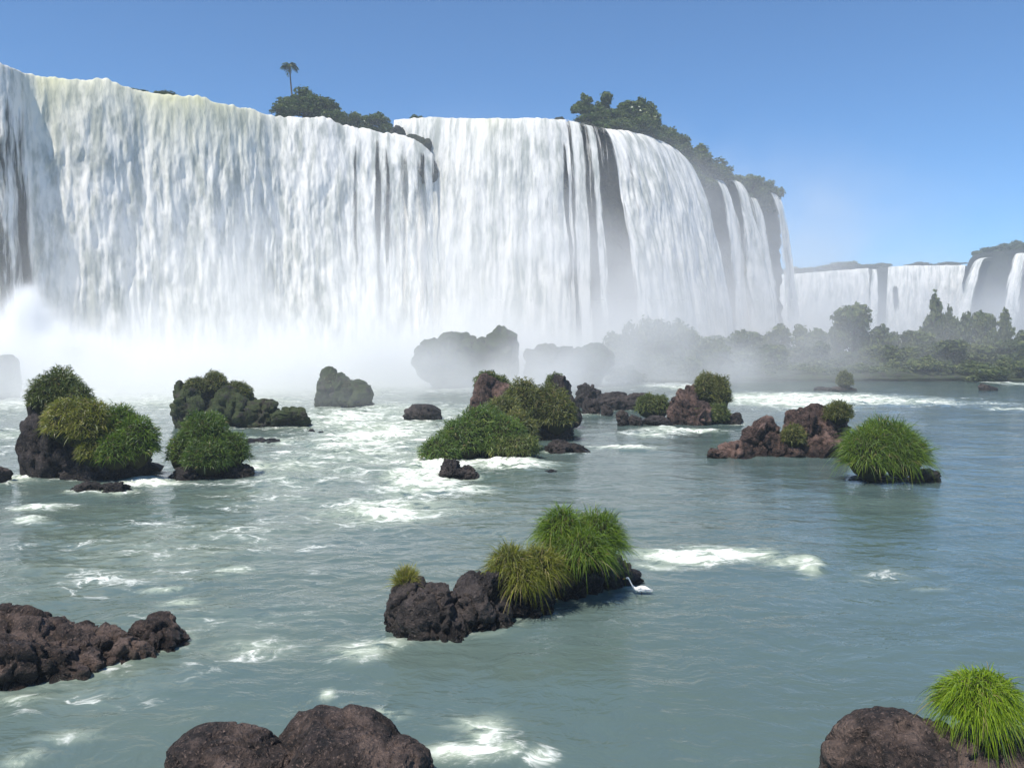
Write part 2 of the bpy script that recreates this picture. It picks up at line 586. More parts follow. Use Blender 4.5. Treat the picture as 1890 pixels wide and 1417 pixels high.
def build_water():
    nu, nv = 560, 640
    py = np.concatenate([np.linspace(1560, 675.5, nv - 3)])
    D = F * CAM_H / (py - HOR)
    D = np.concatenate([[-60, -8], [4.0], D, [400, 900, 1450]])
    a = np.linspace(-1, 1, nu)
    a = np.sign(a) * (np.abs(a) * 0.72 + 0.25 * np.abs(a) ** 12)
    Wd = np.maximum(np.abs(D), 9.0)
    X = a[None, :] * Wd[:, None]
    Y = np.repeat(D[:, None], nu, 1)
    foam = np.zeros_like(X)
    wx = X + 1.5 * pnoise(X * 0.25, Y * 0.25, 0.0, 5) * np.clip(Y / 40, 0.15, 1)
    wy = Y + 1.5 * pnoise(X * 0.25, Y * 0.25, 7.0, 6) * np.clip(Y / 40, 0.15, 1)
    for x, y, rx, ry, s in FOAM:
        d = ((wx - x) / rx) ** 2 + ((wy - y) / ry) ** 2
        foam = np.maximum(foam, s * np.exp(-d * 1.1)) + 0.12 * s * np.exp(-d)
    for x, y, r, s in RINGS:
        d = np.sqrt((X - x) ** 2 + (Y - y) ** 2) - r
        foam = np.maximum(foam, s * np.exp(-(np.abs(d) / (0.10 + 0.012 * y)) ** 1.3))
    rough = np.clip(foam, 0, 1.0)
    silt = np.clip(0.75 - 0.02 * X - 0.004 * Y + 0.5 * rough, 0, 1) * np.clip(1.15 - np.abs(X) / 60, 0, 1)
    Z = 0.03 * fbm(X * 0.45, Y * 0.65, 0, 3, 11) + 0.008 * pnoise(X * 2.1, Y * 2.9, 0, 12)
    Z = Z + (0.05 + 0.34 * rough) * fbm(X * 0.42, Y * 0.62, 0, 4, 21, ridged=False) * np.clip(Y / 30, 0.3, 1.3)
    Z = Z + 0.10 * rough * fbm(X * 1.4, Y * 1.9, 0, 3, 31, ridged=True) * np.clip(Y / 22, 0.5, 1.5)
    Z = Z * np.clip((260 - Y) / 60, 0, 1) * np.clip((Y + 10) / 10, 0, 1)
    me = make_mesh('river', np.stack([X.ravel(), Y.ravel(), Z.ravel()], 1), grid_faces(nu, len(D)), [M['water']],
                   attrs={'foam': foam.ravel(), 'silt': silt.ravel()})
    tag(link('river', me), kind='structure')


LEFT_LIP = [(-420, 40, 101), (-240, 78, 105), (-90, 101, 108.5), (0, 117, 111.5), (60, 139, 117), (130, 146, 119.5), (200, 152, 122), (270, 170, 125.5), (330, 177, 127.5),
            (410, 190, 131.5), (470, 206, 136), (520, 216, 139), (600, 219, 141), (640, 234, 143), (700, 243, 144), (760, 257, 144.5), (800, 285, 146)]
MID_LIP = [(728, 222, 150), (800, 218, 150), (900, 219, 149), (1000, 219, 149), (1044, 222, 150.5), (1076, 229, 151.4), (1112, 237, 152.6)]
RIGHT_LIP = [(1104, 236, 152), (1140, 241, 154.5), (1180, 248, 159), (1212, 260, 165), (1238, 276, 171), (1254, 292, 177)]
END_LIP = [(1254, 292, 177), (1290, 306, 184), (1330, 326, 191), (1380, 340, 198), (1436, 352, 205)]


def build_cliff():
    pts = [(-700, -16, 94), (-420, 44, 102), (-240, 82, 106), (-90, 105, 109.5), (0, 121, 112.5), (60, 143, 118), (200, 157, 123), (330, 182, 128.5), (470, 211, 137), (560, 224, 141.5), (640, 239, 144.2),
           (720, 250, 146.5), (800, 248, 151), (900, 223, 150.5), (1000, 222, 150.5), (1044, 226, 152), (1104, 240, 153.5), (1180, 252, 160.5), (1238, 280, 172), (1290, 306, 184), (1330, 324, 191),
           (1380, 338, 198), (1432, 350, 205)]
    W, px, s = dense(pts, 0.55)
    # the corner: the rock face turns away and runs back upstream
    e = W[-1]
    back = np.array([e + np.array([math.sin(k / 14 * 1.5) * 5 + max(0, k - 14) * 0.12, k * 0.65 + 0.2, 0]) for k in range(1, 150)])
    W = np.vstack([W, back])
    s = np.concatenate([s, s[-1] + 0.65 * np.arange(1, 150)])
    n, _ = normals2(W, 13)
    nv = 96
    top = W[:, 2]
    tau = np.linspace(0, 1, nv)
    Zc = top[None, :] * (1 - tau[:, None]) + (-2.5) * tau[:, None]
    S = np.repeat(s[None, :], nv, 0)
    d = 1.3 * fbm(S * 0.10, Zc * 0.10, 0, 4, 41) + 0.7 * fbm(S * 0.35, Zc * 0.12, 3, 4, 43, ridged=True) + 0.8 * pnoise(S * 0.05, Zc * 0.42, 9, 45)
    d = d - 1.6 + 1.6 * tau[:, None] ** 1.5
    X = W[None, :, 0] + n[None, :, 0] * d
    Y = W[None, :, 1] + n[None, :, 1] * d
    rows = [np.stack([X, Y, Zc], 2)]
    tops = []
    for b, dz in ((140, 2.0), (60, 1.2), (20, 0.6), (6, 0.2), (2.0, 0.0)):
        c = np.stack([W[:, 0] - n[:, 0] * b, W[:, 1] - n[:, 1] * b, top + dz - 0.4 + 0.3 * pnoise(s * 0.3, b, 0, 4)], 1)
        tops.append(c)
    # the plateau runs straight back so that inside bends do not cross
    for i, b in enumerate((140, 60, 20, 6, 2.0)):
        w = min(1.0, 6.0 / b)
        tops[i][:, 0] = W[:, 0] - n[:, 0] * b * w
        tops[i][:, 1] = W[:, 1] - n[:, 1] * b * w + b * (1 - w)
    V = np.concatenate([np.array(tops), rows[0]], 0)
    me = make_mesh('cliff', V.reshape(-1, 3), grid_faces(len(W), nv + 5), [M['cliff']])
    tag(link('cliff', me), kind='structure')


# ------------------------------------------------------------------ falling water
def fall(label, pts, v0=2.2, cover=None, tint=None, seed=0, res=(0.16, 0.30), amp=1.0, bottom=-0.6, up=6.0, spread=0.0, group=None, lump=0.5, name='waterfall', drop=None, plume=0.35, radial=0.0):
    W, px, s = dense(pts, res[0])
    n, tg = normals2(W, 25)
    if radial:                       # the water leaves the brink towards the open river, not square to every bend of it
        rd = -W * np.array([1, 1, 0])
        rd /= np.linalg.norm(rd, axis=1)[:, None]
        n = n * (1 - radial) + rd * radial
        n /= np.linalg.norm(n, axis=1)[:, None]
    H = float(W[:, 2].mean() - bottom) if drop is None else drop
    nv = int(H / res[1])
    tau = np.linspace(0, 1, nv)
    v = np.concatenate([-np.linspace(up, 0.15, 10), H * (0.35 * tau ** 2 + 0.65 * tau)])
    Vv = np.repeat(v[:, None], len(s), 1)
    S = np.repeat(s[None, :], len(v), 0)
    PX = np.repeat(px[None, :], len(v), 0)
    vp = np.maximum(Vv, 0)
    out = v0 * np.sqrt(2 * vp / 9.81)
    A = amp * (0.12 + 0.9 * np.clip(vp / 12, 0, 1))
    q = 6.0 * np.sqrt(vp + 0.5)
    d = A * (1.25 * fbm(S * 0.17, q * 0.035, seed, 3, 51) + 0.55 * fbm(S * 0.55, q * 0.10, seed, 3, 53, ridged=True)
             + 0.22 * fbm(S * 1.1, Vv * 0.25, seed + 5, 3, 55) + plume * 1.05 * np.maximum(fbm(S * 0.42 + 0.5 * pnoise(S * 0.2, Vv * 0.1, 2, 5), Vv * 0.11, seed + 8, 4, 58), -0.25))
    lipn = lump * (0.8 * fbm(S * 0.22, 0.0, seed + 1, 3, 57) + 0.5 * np.abs(pnoise(S * 0.7, Vv * 0.2, seed, 59))) * np.exp(-np.maximum(Vv, 0) / 6)
    upz = np.where(Vv < 0, -Vv * 0.03, 0)
    e = (s - s.mean())
    lat = e[None, :] * spread * vp / H
    X = W[None, :, 0] + n[None, :, 0] * (out + d + np.minimum(Vv, 0)) + tg[None, :, 0] * lat
    Y = W[None, :, 1] + n[None, :, 1] * (out + d + np.minimum(Vv, 0)) + tg[None, :, 1] * lat
    Z = W[None, :, 2] - vp + lipn + upz
    E = np.repeat((e / (s[-1] / 2))[None, :], len(v), 0)
    cv = np.full_like(S, 1.3) if cover is None else cover(PX, Vv, E, S)
    tn = np.zeros_like(S) if tint is None else tint(PX, Vv)
    P = np.stack([X, Y, Z], 2).reshape(-1, 3)
    base = W[len(W) // 2].copy()
    base[2] = 0
    me = make_mesh(name, P - base, grid_faces(len(s), len(v)), [M['fall']], attrs={'cover': cv.ravel(), 'tint': tn.ravel(), 'plume': np.full(cv.size, plume)},
                   uv=np.stack([S.ravel() + seed * 13.7, Vv.ravel()], 1))
    return tag(link(name, me, loc=base), label, 'waterfall', group)


def bumpf(x, c, w):
    return np.exp(-((x - c) / w) ** 2)


def cov_left(px, v, e, s):
    q = px + 0.1 * np.maximum(v, 0)
    c = 1.25 - 0.62 * sstep(66, 35, q) * sstep(-1, 8, v) - 0.2 * bumpf(q, 30, 16) * sstep(6, 24, v)
    c = c - 0.42 * sstep(540, 720, px) * sstep(0, 10, v) + 0.25 * fbm(px * 0.012, v * 0.02, 3, 2, 71)
    lean = px + 0.0 * v
    for cc, w, a in ((655, 4, .55), (697, 6, .65), (714, 4, .6), (745, 7, .6), (775, 9, .8), (620, 6, .35), (560, 5, .3)):
        c = c - a * bumpf(lean - 6 * pnoise(v * 0.12, cc, 0, 3), cc, w) * sstep(0.3, 2.5, v) * sstep(40, 14, v)
    return c - 0.8 * sstep(785, 800, px)


def tint_left(px, v):
    w = np.clip(bumpf(px, 90, 45) + bumpf(px, 330, 95) + 0.5 * bumpf(px, 180, 60) + 0.5 * bumpf(px, 450, 60), 0, 1)
    return 0.95 * w * np.exp(-np.maximum(v - 1, 0) / 5.5)


def cov_mid(px, v, e, s):
    c = 1.35 - 0.35 * sstep(960, 1030, px) * sstep(4, 18, v)
    for cc, w, a in ((880, 9, .5), (1002, 8, .45), (1026, 6, 1.0), (822, 14, .5)):
        c = c - a * bumpf(px - 5 * pnoise(v * 0.1, cc, 0, 3), cc, w) * sstep(1, 6, v) * sstep(44, 20, v)
    return c - 1.02 * sstep(1030, 1045, px) + 0.12 * np.sin(px * 0.55) * sstep(1040, 1050, px)


def tint_mid(px, v):
    return 0.5 * bumpf(px, 905, 30) * np.exp(-np.maximum(v, 0) / 3)


def cov_right(px, v, e, s):
    c = 1.25 + 0 * px
    for cc, w, a in ((1128, 4, .75), (1160, 4, .3)):
        c = c - a * bumpf(px - 4 * pnoise(v * 0.1, cc, 0, 3), cc, w) * sstep(1, 6, v) * sstep(30, 10, v)
    return c - 0.75 * sstep(0.9, 1.0, np.abs(e))


def cov_strand(k=0.8, top=1.0):
    def f(px, v, e, s):
        return top + 0.12 - 0.85 * np.abs(e) ** 1.6 - k * 0.35 * sstep(6, 34, v)
    return f


def build_falls():
    fall('broad white curtain of falling water with yellowish crest beside the left picture edge', LEFT_LIP, 1.5, cov_left, tint_left, 1, res=(0.17, 0.27), lump=1.2, plume=1.0, radial=0.85)
    fall('bright white waterfall in the middle, between the bushy ledge and the dark wet rock', MID_LIP, 2.2, cov_mid, tint_mid, 2, amp=0.8, lump=0.6, plume=0.35)
    fall('white waterfall bulging outwards below the wooded cliff top', RIGHT_LIP, 4.2, cov_right, None, 3, amp=1.0, lump=0.7, plume=0.7)
    g = 'thin threads over the dark rock'
    fall('wider thread of water on the dark rock, next to the middle waterfall', [(1045, 223, 150.3), (1057, 224, 150.6), (1070, 227, 151)], 2.6, cov_strand(0.5, 1.0), None, 4, amp=0.35, lump=0.15, group=g)
    fall('narrow thread of water on the dark rock, next to the bulging waterfall', [(1073, 229, 151.2), (1083, 231, 151.5), (1092, 233, 151.8)], 3.4, cov_strand(0.7, 0.85), None, 5, amp=0.3, lump=0.15, group=g)
    g = 'veils at the end of the cliff'
    fall('first veil past the bulging waterfall, starting below a bush', [(1314, 330, 187.5), (1322, 331, 188.6), (1331, 333, 189.8)], 3.0, cov_strand(0.35, 0.98), None, 6, amp=0.5, spread=2.0, group=g, up=3, lump=0.2)
    fall('white veil fanning out from a notch in the end cliff, second of its row', [(1344, 331, 191.4), (1352, 333, 192.3), (1362, 336, 193.6)], 3.4, cov_strand(0.3, 1.0), None, 7, amp=0.6, spread=3.2, group=g, up=3, lump=0.2)
    fall('thin grey veil starting lowest, third in the row on the end cliff', [(1378, 362, 195.8), (1385, 364, 196.6), (1392, 366, 197.4)], 2.6, cov_strand(0.4, 0.85), None, 8, amp=0.5, spread=3.2, group=g, up=2, lump=0.2)
    fall('last faint veil right on the corner of the end cliff', [(1414, 352, 200.6), (1423, 355, 201.8), (1433, 359, 203.2)], 2.6, cov_strand(0.4, 0.85), None, 9, amp=0.5, spread=1.2, group=g, up=2, lump=0.2)


# ------------------------------------------------------------------ the far falls
def far_terrain(name, pts, seed, depth=120, top_up=0.0):
    W, px, s = dense(pts, 2.0)
    n, _ = normals2(W, 9)
    nv = 26
    tau = np.linspace(0, 1, nv)
    Zc = (W[:, 2] + top_up)[None, :] * (1 - tau[:, None]) - 2.5 * tau[:, None]
    S = np.repeat(s[None, :], nv, 0)
    d = 3.0 * fbm(S * 0.03, Zc * 0.04, seed, 4, 61) + 1.5 * fbm(S * 0.12, Zc * 0.05, 3, 3, 63, ridged=True) - 3 + 6 * tau[:, None]
    V = np.stack([W[None, :, 0] + n[None, :, 0] * d, W[None, :, 1] + n[None, :, 1] * d, Zc], 2)
    tops = []
    for b in (depth, depth * 0.5, 12, 4):
        k = 1 + b / W[:, 1]
        tops.append(np.stack([W[:, 0] * k, W[:, 1] * k, W[:, 2] + top_up + 0.02 * b + 1.2 * fbm(s * 0.06, b, seed, 3, 65)], 1))
    V = np.concatenate([np.array(tops), V], 0)
    me = make_mesh(name, V.reshape(-1, 3), grid_faces(len(W), nv + 4), [M['cliff']])
    return tag(link(name, me), kind='structure')


def build_far():
    far_terrain('far_cliff', [(1120, 512, 470), (1300, 510, 455), (1445, 509, 440), (1520, 503, 432), (1598, 497, 425), (1650, 492, 420), (1720, 491, 412), (1785, 490, 404), (1850, 488, 398), (2050, 484, 390)], 1)
    far_terrain('near_bluff', [(1776, 520, 372), (1790, 478, 362), (1812, 466, 354), (1850, 462, 345), (1900, 458, 336), (2000, 455, 320), (2200, 450, 305)], 2, depth=40)
    g = 'far falls beyond the island trees'
    r = (0.5, 1.0)
    fall('far wide hazy waterfall farthest along, beyond the end of the main cliff', [(1380, 509, 446), (1445, 507, 438), (1520, 501, 430), (1606, 495, 423)], 3, lambda px, v, e, s: 1.2 - 0.9 * sstep(1592, 1606, px), None, 11, res=r, amp=2.0, group=g, up=8)
    fall('far white wedge of falling water behind the tallest conical tree', [(1640, 493, 419), (1680, 490, 414), (1730, 490, 409), (1782, 489, 402)], 3,
         lambda px, v, e, s: 1.35 - 1.2 * bumpf(px, 1660, 9) * sstep(8, 12, v) * sstep(30, 18, v) - 0.6 * sstep(1652, 1640, px), None, 12, res=r, amp=2.0, group=g, up=8)
    fall('far slender fall dropping between two hazy dark rocks', [(1608, 497, 422), (1613, 497, 421.5), (1619, 497, 421)], 3, cov_strand(0.3, 0.95), None, 13, res=(0.4, 1.0), amp=0.8, spread=1.0, group=g, up=3)
    fall('far narrow horsetail on the hazy bluff, nearer the cliff end', [(1806, 478, 353), (1815, 476, 351), (1824, 475, 349)], 5, cov_strand(0.3, 1.0), None, 14, res=(0.35, 0.9), amp=1.0, spread=1.6, group=g, up=3)
    fall('far horsetail on the hazy bluff, cut by the right picture edge', [(1874, 468, 338), (1888, 467, 336), (1905, 466, 333)], 5, cov_strand(0.3, 1.0), None, 15, res=(0.35, 0.9), amp=1.0, spread=1.2, group=g, up=3)


# ------------------------------------------------------------------ mist and haze
def volume_mat(name, attr_mul, color=(0.955, 0.96, 0.965), aniso=0.0):
    m, t, out = material(name)
    p = t.new('ShaderNodeVolumePrincipled')
    p.inputs['Color'].default_value = (*color, 1)
    p.inputs['Anisotropy'].default_value = aniso
    if attr_mul is None:
        pass
    else:
        p.inputs['Density'].default_value = attr_mul
        p.inputs['Density Attribute'].default_value = 'density'
    t.l.new(p.outputs[0], out.inputs['Volume'])
    return m, p


def mist(label_name, lo, hi, voxel, puffs, nscale, mat, warp=(16, 16, 11), edge=(6, 8)):
    """spray: a volume grid whose density is a sum of soft puffs broken up by noise"""
    ng = bpy.data.node_groups.new(label_name, 'GeometryNodeTree')
    ng.interface.new_socket('Geometry', in_out='INPUT', socket_type='NodeSocketGeometry')
    ng.interface.new_socket('Geometry', in_out='OUTPUT', socket_type='NodeSocketGeometry')
    t = NT(ng)
    gi = t.new('NodeGroupInput')
    go = t.new('NodeGroupOutput')
    pos = t.new('GeometryNodeInputPosition').outputs[0]
    n1 = t.noise(pos, nscale, 4, 0.55)
    wrp = t.noise(pos, nscale * 0.7, 2, 0.5, out='Color')
    w = t.vmath('ADD', pos, t.vmath('MULTIPLY', t.vmath('SUBTRACT', wrp, (0.5, 0.5, 0.5)), warp))
    total = None
    for (c, r, a, hard) in puffs:
        d = t.vmath('MULTIPLY', t.vmath('SUBTRACT', w, c), (1 / r[0], 1 / r[1], 1 / r[2]))
        l = t.vmath('LENGTH', d)
        g = t.math('POWER', 2.7183, t.math('MULTIPLY', t.math('POWER', l, 2.0 * hard), -1.0))
        g = t.math('MULTIPLY', g, a)
        total = g if total is None else t.math('ADD', total, g)
    br = t.ramp(n1, 0.38, 0.64, 0.12, 1.9)
    den = t.math('MULTIPLY', total, br)
    den = t.math('MAXIMUM', t.math('SUBTRACT', den, 0.0006), 0.0)
    # fade to nothing at the sides of the grid
    sep = t.new('ShaderNodeSeparateXYZ')
    t.l.new(pos, sep.inputs[0])
    for i in range(3):
        den = t.math('MULTIPLY', den, t.ramp(sep.outputs[i], lo[i], lo[i] + (edge[0] if i < 2 else 0.5)))
        den = t.math('MULTIPLY', den, t.ramp(sep.outputs[i], hi[i], hi[i] - edge[1]))
    vc = t.new('GeometryNodeVolumeCube')
    t.l.new(den, vc.inputs['Density'])
    vc.inputs['Background'].default_value = 0.0
    vc.inputs['Min'].default_value = lo
    vc.inputs['Max'].default_value = hi
    for i, k in enumerate('XYZ'):
        vc.inputs['Resolution ' + k].default_value = int((hi[i] - lo[i]) / voxel)
    sm = t.new('GeometryNodeSetMaterial')
    sm.inputs['Material'].default_value = mat
    t.l.new(vc.outputs[0], sm.inputs['Geometry'])
    t.l.new(sm.outputs[0], go.inputs[0])
    me = bpy.data.meshes.new('mist')
    me.from_pydata([(lo[0], lo[1], lo[2]), (hi[0], hi[1], hi[2])], [(0, 1)], [])
    me.materials.append(mat)
    o = link('mist', me)
    md = o.modifiers.new('spray', 'NODES')
    md.node_group = ng
    return tag(o, kind='stuff')


def build_air():
    mm, _ = volume_mat('spray', 1.0)
    P = [((-66, 90, 2), (24, 22, 3.5), 0.12, 1.0), ((-40, 100, 2), (24, 26, 3.2), 0.10, 1.0), ((-14, 112, 2), (22, 24, 3.4), 0.10, 1.0),
         ((10, 126, 2), (18, 18, 5), 0.05, 1.0), ((40, 150, 3), (26, 24, 8), 0.022, 1.0), ((66, 172, 4), (24, 26, 9), 0.02, 1.0),
         ((-40, 110, 9), (46, 20, 13), 0.016, 1.0), ((0, 128, 11), (40, 20, 17), 0.020, 1.0), ((40, 160, 13), (36, 24, 22), 0.019, 1.0),
         ((-62, 97, 4.5), (6, 6, 5), 0.08, 1.2), ((-47, 103, 4.5), (5, 6, 5.5), 0.08, 1.2), ((-36, 110, 4), (6, 6, 4.5), 0.07, 1.2), ((-24, 114, 4.5), (5, 6, 5), 0.06, 1.2), ((-11, 122, 6.5), (6, 6, 6), 0.06, 1.2),
         ((-46, 76, 0.5), (26, 16, 3.0), 0.09, 1.0), ((-6, 93, 0.5), (22, 16, 3.2), 0.045, 1.0), ((14, 100, 1), (24, 16, 6), 0.015, 1.0),
         ((66, 128, 3), (50, 14, 9), 0.007, 1.0), ((0, 88, 3.5), (16, 7, 7), 0.055, 1.0), ((21, 103, 4.5), (14, 8, 8), 0.038, 1.0)]
    mist('spray', (-130, 44, -0.4), (125, 215, 46), 1.25, P, 0.085, mm)
    P3 = [((-54.0, 90, 8.5), (1.6, 2.2, 2.8), 0.9, 1.6), ((-54.5, 90, 5), (2.6, 2.6, 3.6), 0.9, 1.6), ((-57.5, 90, 6.0), (1.8, 2.2, 2.2), 0.55, 1.4), ((-50.5, 90, 4.5), (2.4, 2.4, 2.4), 0.8, 1.5),
          ((-58, 89, 3), (3, 2.5, 3), 0.8, 1.5), ((-47, 91, 3.4), (2.4, 2.2, 2.0), 0.7, 1.5), ((-42, 92, 3.0), (2.6, 2.2, 1.8), 0.5, 1.5), ((-35, 93, 3.0), (3, 2.2, 1.8), 0.5, 1.5)]
    mist('splash', (-66, 82, -0.4), (-26, 100, 16), 0.42, P3, 0.30, mm, warp=(3.2, 3.2, 4.0), edge=(3, 2))
    P2 = [((150, 385, 4), (80, 40, 22), 0.012, 1.0), ((230, 345, 4), (90, 40, 24), 0.010, 1.0), ((222, 292, 10), (44, 40, 24), 0.022, 1.0), ((150, 300, 4), (60, 40, 20), 0.006, 1.0)]
    mist('far_spray', (40, 225, -0.4), (400, 440, 62), 4.0, P2, 0.03, mm)
    hm, p = volume_mat('haze', None, (0.80, 0.90, 1.0), 0.0)
    p.inputs['Density'].default_value = HAZE
    v = np.array([(x, y, z) for z in (-3.4, 72.0) for y in (-3200, 6200) for x in (-6200, 6200)], float)
    f = np.array([[0, 2, 3, 1], [4, 5, 7, 6], [0, 1, 5, 4], [2, 6, 7, 3], [0, 4, 6, 2], [1, 3, 7, 5]])
    me = make_mesh('haze', v, f, [hm], smooth=False)
    tag(link('haze', me), kind='stuff')


HAZE = 0.0007
RINGS = []

# ------------------------------------------------------------------ rocks
def lobe(px0, px1, top, bot, D, ry=None, yaw=0.0):
    """an ellipsoid measured in the photograph: columns px0..px1, rows top..bot, centre at distance D"""
    c0, c1 = at((px0 + px1) / 2, top, D), at((px0 + px1) / 2, bot, D)
    rx = (px1 - px0) / 2 * D / F
    return dict(x=c0[0], y=D, zt=c0[2], zb=c1[2], rx=rx, ry=rx * 0.85 if ry is None else ry, yaw=yaw)


def rock(label, lobes, mat='basalt', seed=0, rough=0.16, facets=9, sub=5, kind=None, name='rock', dmin=0.62, ring=0.0, loc=None, freq=1.0, cat='rock', taper=0.16, pits=1.0):
    rng = np.random.RandomState(seed + 100)
    VV, FF, off = [], [], 0
    for L in lobes:
        u, f = icosphere(sub)
        pw = rng.uniform(2.4, 3.2)
        p = u / (np.sum(np.abs(u) ** pw, axis=1) ** (1 / pw))[:, None]
        p[:, :2] *= (1.0 - taper * 0.5 * (p[:, 2:3] + 1))
        # broken faces: cut the block with planes
        for k in range(facets):
            nrm = rng.normal(size=3)
            nrm[2] *= 0.75
            nrm /= np.linalg.norm(nrm)
            dd = rng.uniform(dmin, 0.98)
            ex = p @ nrm - dd
            p = p - np.where(ex > 0, ex * 0.97, 0)[:, None] * nrm
        h = L['zt'] - L['zb']
        zc = L['zb'] + 0.36 * h
        k = 1.15
        q = p * np.array([L['rx'] * k, L['ry'] * k, 0.575 * h * k])
        c, s = math.cos(L['yaw']), math.sin(L['yaw'])
        q = np.stack([q[:, 0] * c - q[:, 1] * s, q[:, 0] * s + q[:, 1] * c, q[:, 2]], 1)
        q += np.array([L['x'], L['y'], zc])
        r = max(0.22, min(L['rx'], L['ry'], h))
        fr = freq / r
        a = rough * r
        nn = u * np.array([1, 1, 0.7])
        x, y, z = q[:, 0] * fr, q[:, 1] * fr, q[:, 2] * fr
        wx = x + 0.35 * pnoise(x * 1.3, y * 1.3, z * 1.3, seed + 31)
        wy = y + 0.35 * pnoise(x * 1.3, y * 1.3, z * 1.3, seed + 32)
        d = 1.2 * pnoise(wx * 0.9, wy * 0.9, z * 0.7, seed + 1)
        cre = np.abs(fbm(wx * 1.25, wy * 1.25, z * 0.75, 3, seed + 3, 0.5))
        d -= 1.25 * sstep(0.13, 0.0, cre)                                        # clefts
        d += 0.6 * fbm(wx * 2.6, wy * 2.6, z * 2.8, 5, seed + 9, 0.62, ridged=True)
        stp = z * 2.2 + 0.8 * pnoise(x, y, z * 0.5, seed + 41)
        d += 0.30 * (np.abs((stp % 1.0) - 0.5) * 2 - 0.5)                        # ledges
        for nc, am, wd in ((26, 0.85, 0.05), (110, 0.42, 0.03)):
            cc = rng.normal(size=(nc, 3))
            cc /= np.linalg.norm(cc, axis=1)[:, None]
            uu = u + 0.10 * np.stack([pnoise(u[:, 0] * 3, u[:, 1] * 3, u[:, 2] * 3, seed + s_) for s_ in (51, 52, 53)], 1)
            dot = uu @ cc.T
            part = np.partition(dot, nc - 2, axis=1)
            idx = np.argmax(dot, axis=1)
            d += am * (rng.uniform(-0.6, 0.6, nc)[idx])
            d -= am * 0.9 * np.exp(-(part[:, -1] - part[:, -2]) / wd)
        pit = fbm(wx * 2.0, wy * 2.0, z * 2.0, 3, seed + 21)
        d -= pits * 1.5 * sstep(0.2, 0.45, pit)
        q = q + nn * (a * d)[:, None]
        VV.append(q)
        FF.append(f + off)
        off += len(q)
    V, Fc = np.concatenate(VV), np.concatenate(FF)
    base = np.array([np.mean([L['x'] for L in lobes]), np.mean([L['y'] for L in lobes]), max(0.0, min(L['zb'] for L in lobes))])
    me = make_mesh(name, V - base, Fc, [M[mat]])
    o = link(name, me, loc=base)
    if kind:
        tag(o, kind=kind)
    else:
        tag(o, label, cat)
    if ring:
        for L in lobes:
            if L['zb'] < 0.15:
                RINGS.append((L['x'], L['y'], 0.92 * (L['rx'] + L['ry']) / 2, ring))
    return o


# ------------------------------------------------------------------ grass and shrubs
def strips(root, d, length, width, droop, rng, seg=4):
    """bent tapering blades: root (N,3), unit direction d, returns verts, quads, per-blade random"""
    N = len(root)
    side = np.cross(d, rng.normal(size=(N, 3)))
    side /= np.linalg.norm(side, axis=1)[:, None] + 1e-9
    t = np.linspace(0, 1, seg + 1)
    P = root[:, None, :] + d[:, None, :] * (length[:, None] * t)[:, :, None]
    P[:, :, 2] -= (droop * length)[:, None] * (t ** 2)[None, :]
    w = width[:, None] * (1 - 0.85 * t ** 1.6)[None, :] * 0.5
    A = P - side[:, None, :] * w[:, :, None]
    B = P + side[:, None, :] * w[:, :, None]
    V = np.stack([A, B], 2).reshape(-1, 3)
    b = (np.arange(N) * (seg + 1) * 2)[:, None]
    k = (np.arange(seg) * 2)[None, :]
    i = (b + k).ravel()
    Q = np.stack([i, i + 1, i + 3, i + 2], 1)
    return V, Q


def dome_points(lobes, n, rng, zmin=-0.25, shell=(0.75, 1.0)):
    """points and outward directions over a set of ellipsoids, given as centre + radii"""
    area = np.array([(l['rx'] * l['ry'] + l['rx'] * l['rz'] + l['ry'] * l['rz']) for l in lobes])
    pick = rng.choice(len(lobes), n, p=area / area.sum())
    u = rng.normal(size=(n * 3, 3))
    u /= np.linalg.norm(u, axis=1)[:, None]
    u = u[u[:, 2] > zmin]
    while len(u) < n:
        u = np.concatenate([u, u])
    u = u[:n]
    c = np.array([[l['x'], l['y'], l['z']] for l in lobes])[pick]
    r = np.array([[l['rx'], l['ry'], l['rz']] for l in lobes])[pick]
    sc = rng.uniform(*shell, size=(n, 1))
    lump = 1 + 0.44 * fbm(u[:, 0] * 2.6 + pick * 7.1, u[:, 1] * 2.6 + c[:, 0] * 3.1, u[:, 2] * 2.6, 3, 91)
    p = c + u * r * sc * lump[:, None]
    nr = u / r
    nr /= np.linalg.norm(nr, axis=1)[:, None]
    return p, nr


def globe(px0, px1, top, bot, D, ry=None):
    L = lobe(px0, px1, top, bot, D, ry)
    return dict(x=L['x'], y=L['y'], z=(L['zt'] + L['zb']) / 2, rx=L['rx'], ry=L['ry'], rz=max(0.1, (L['zt'] - L['zb']) / 2))


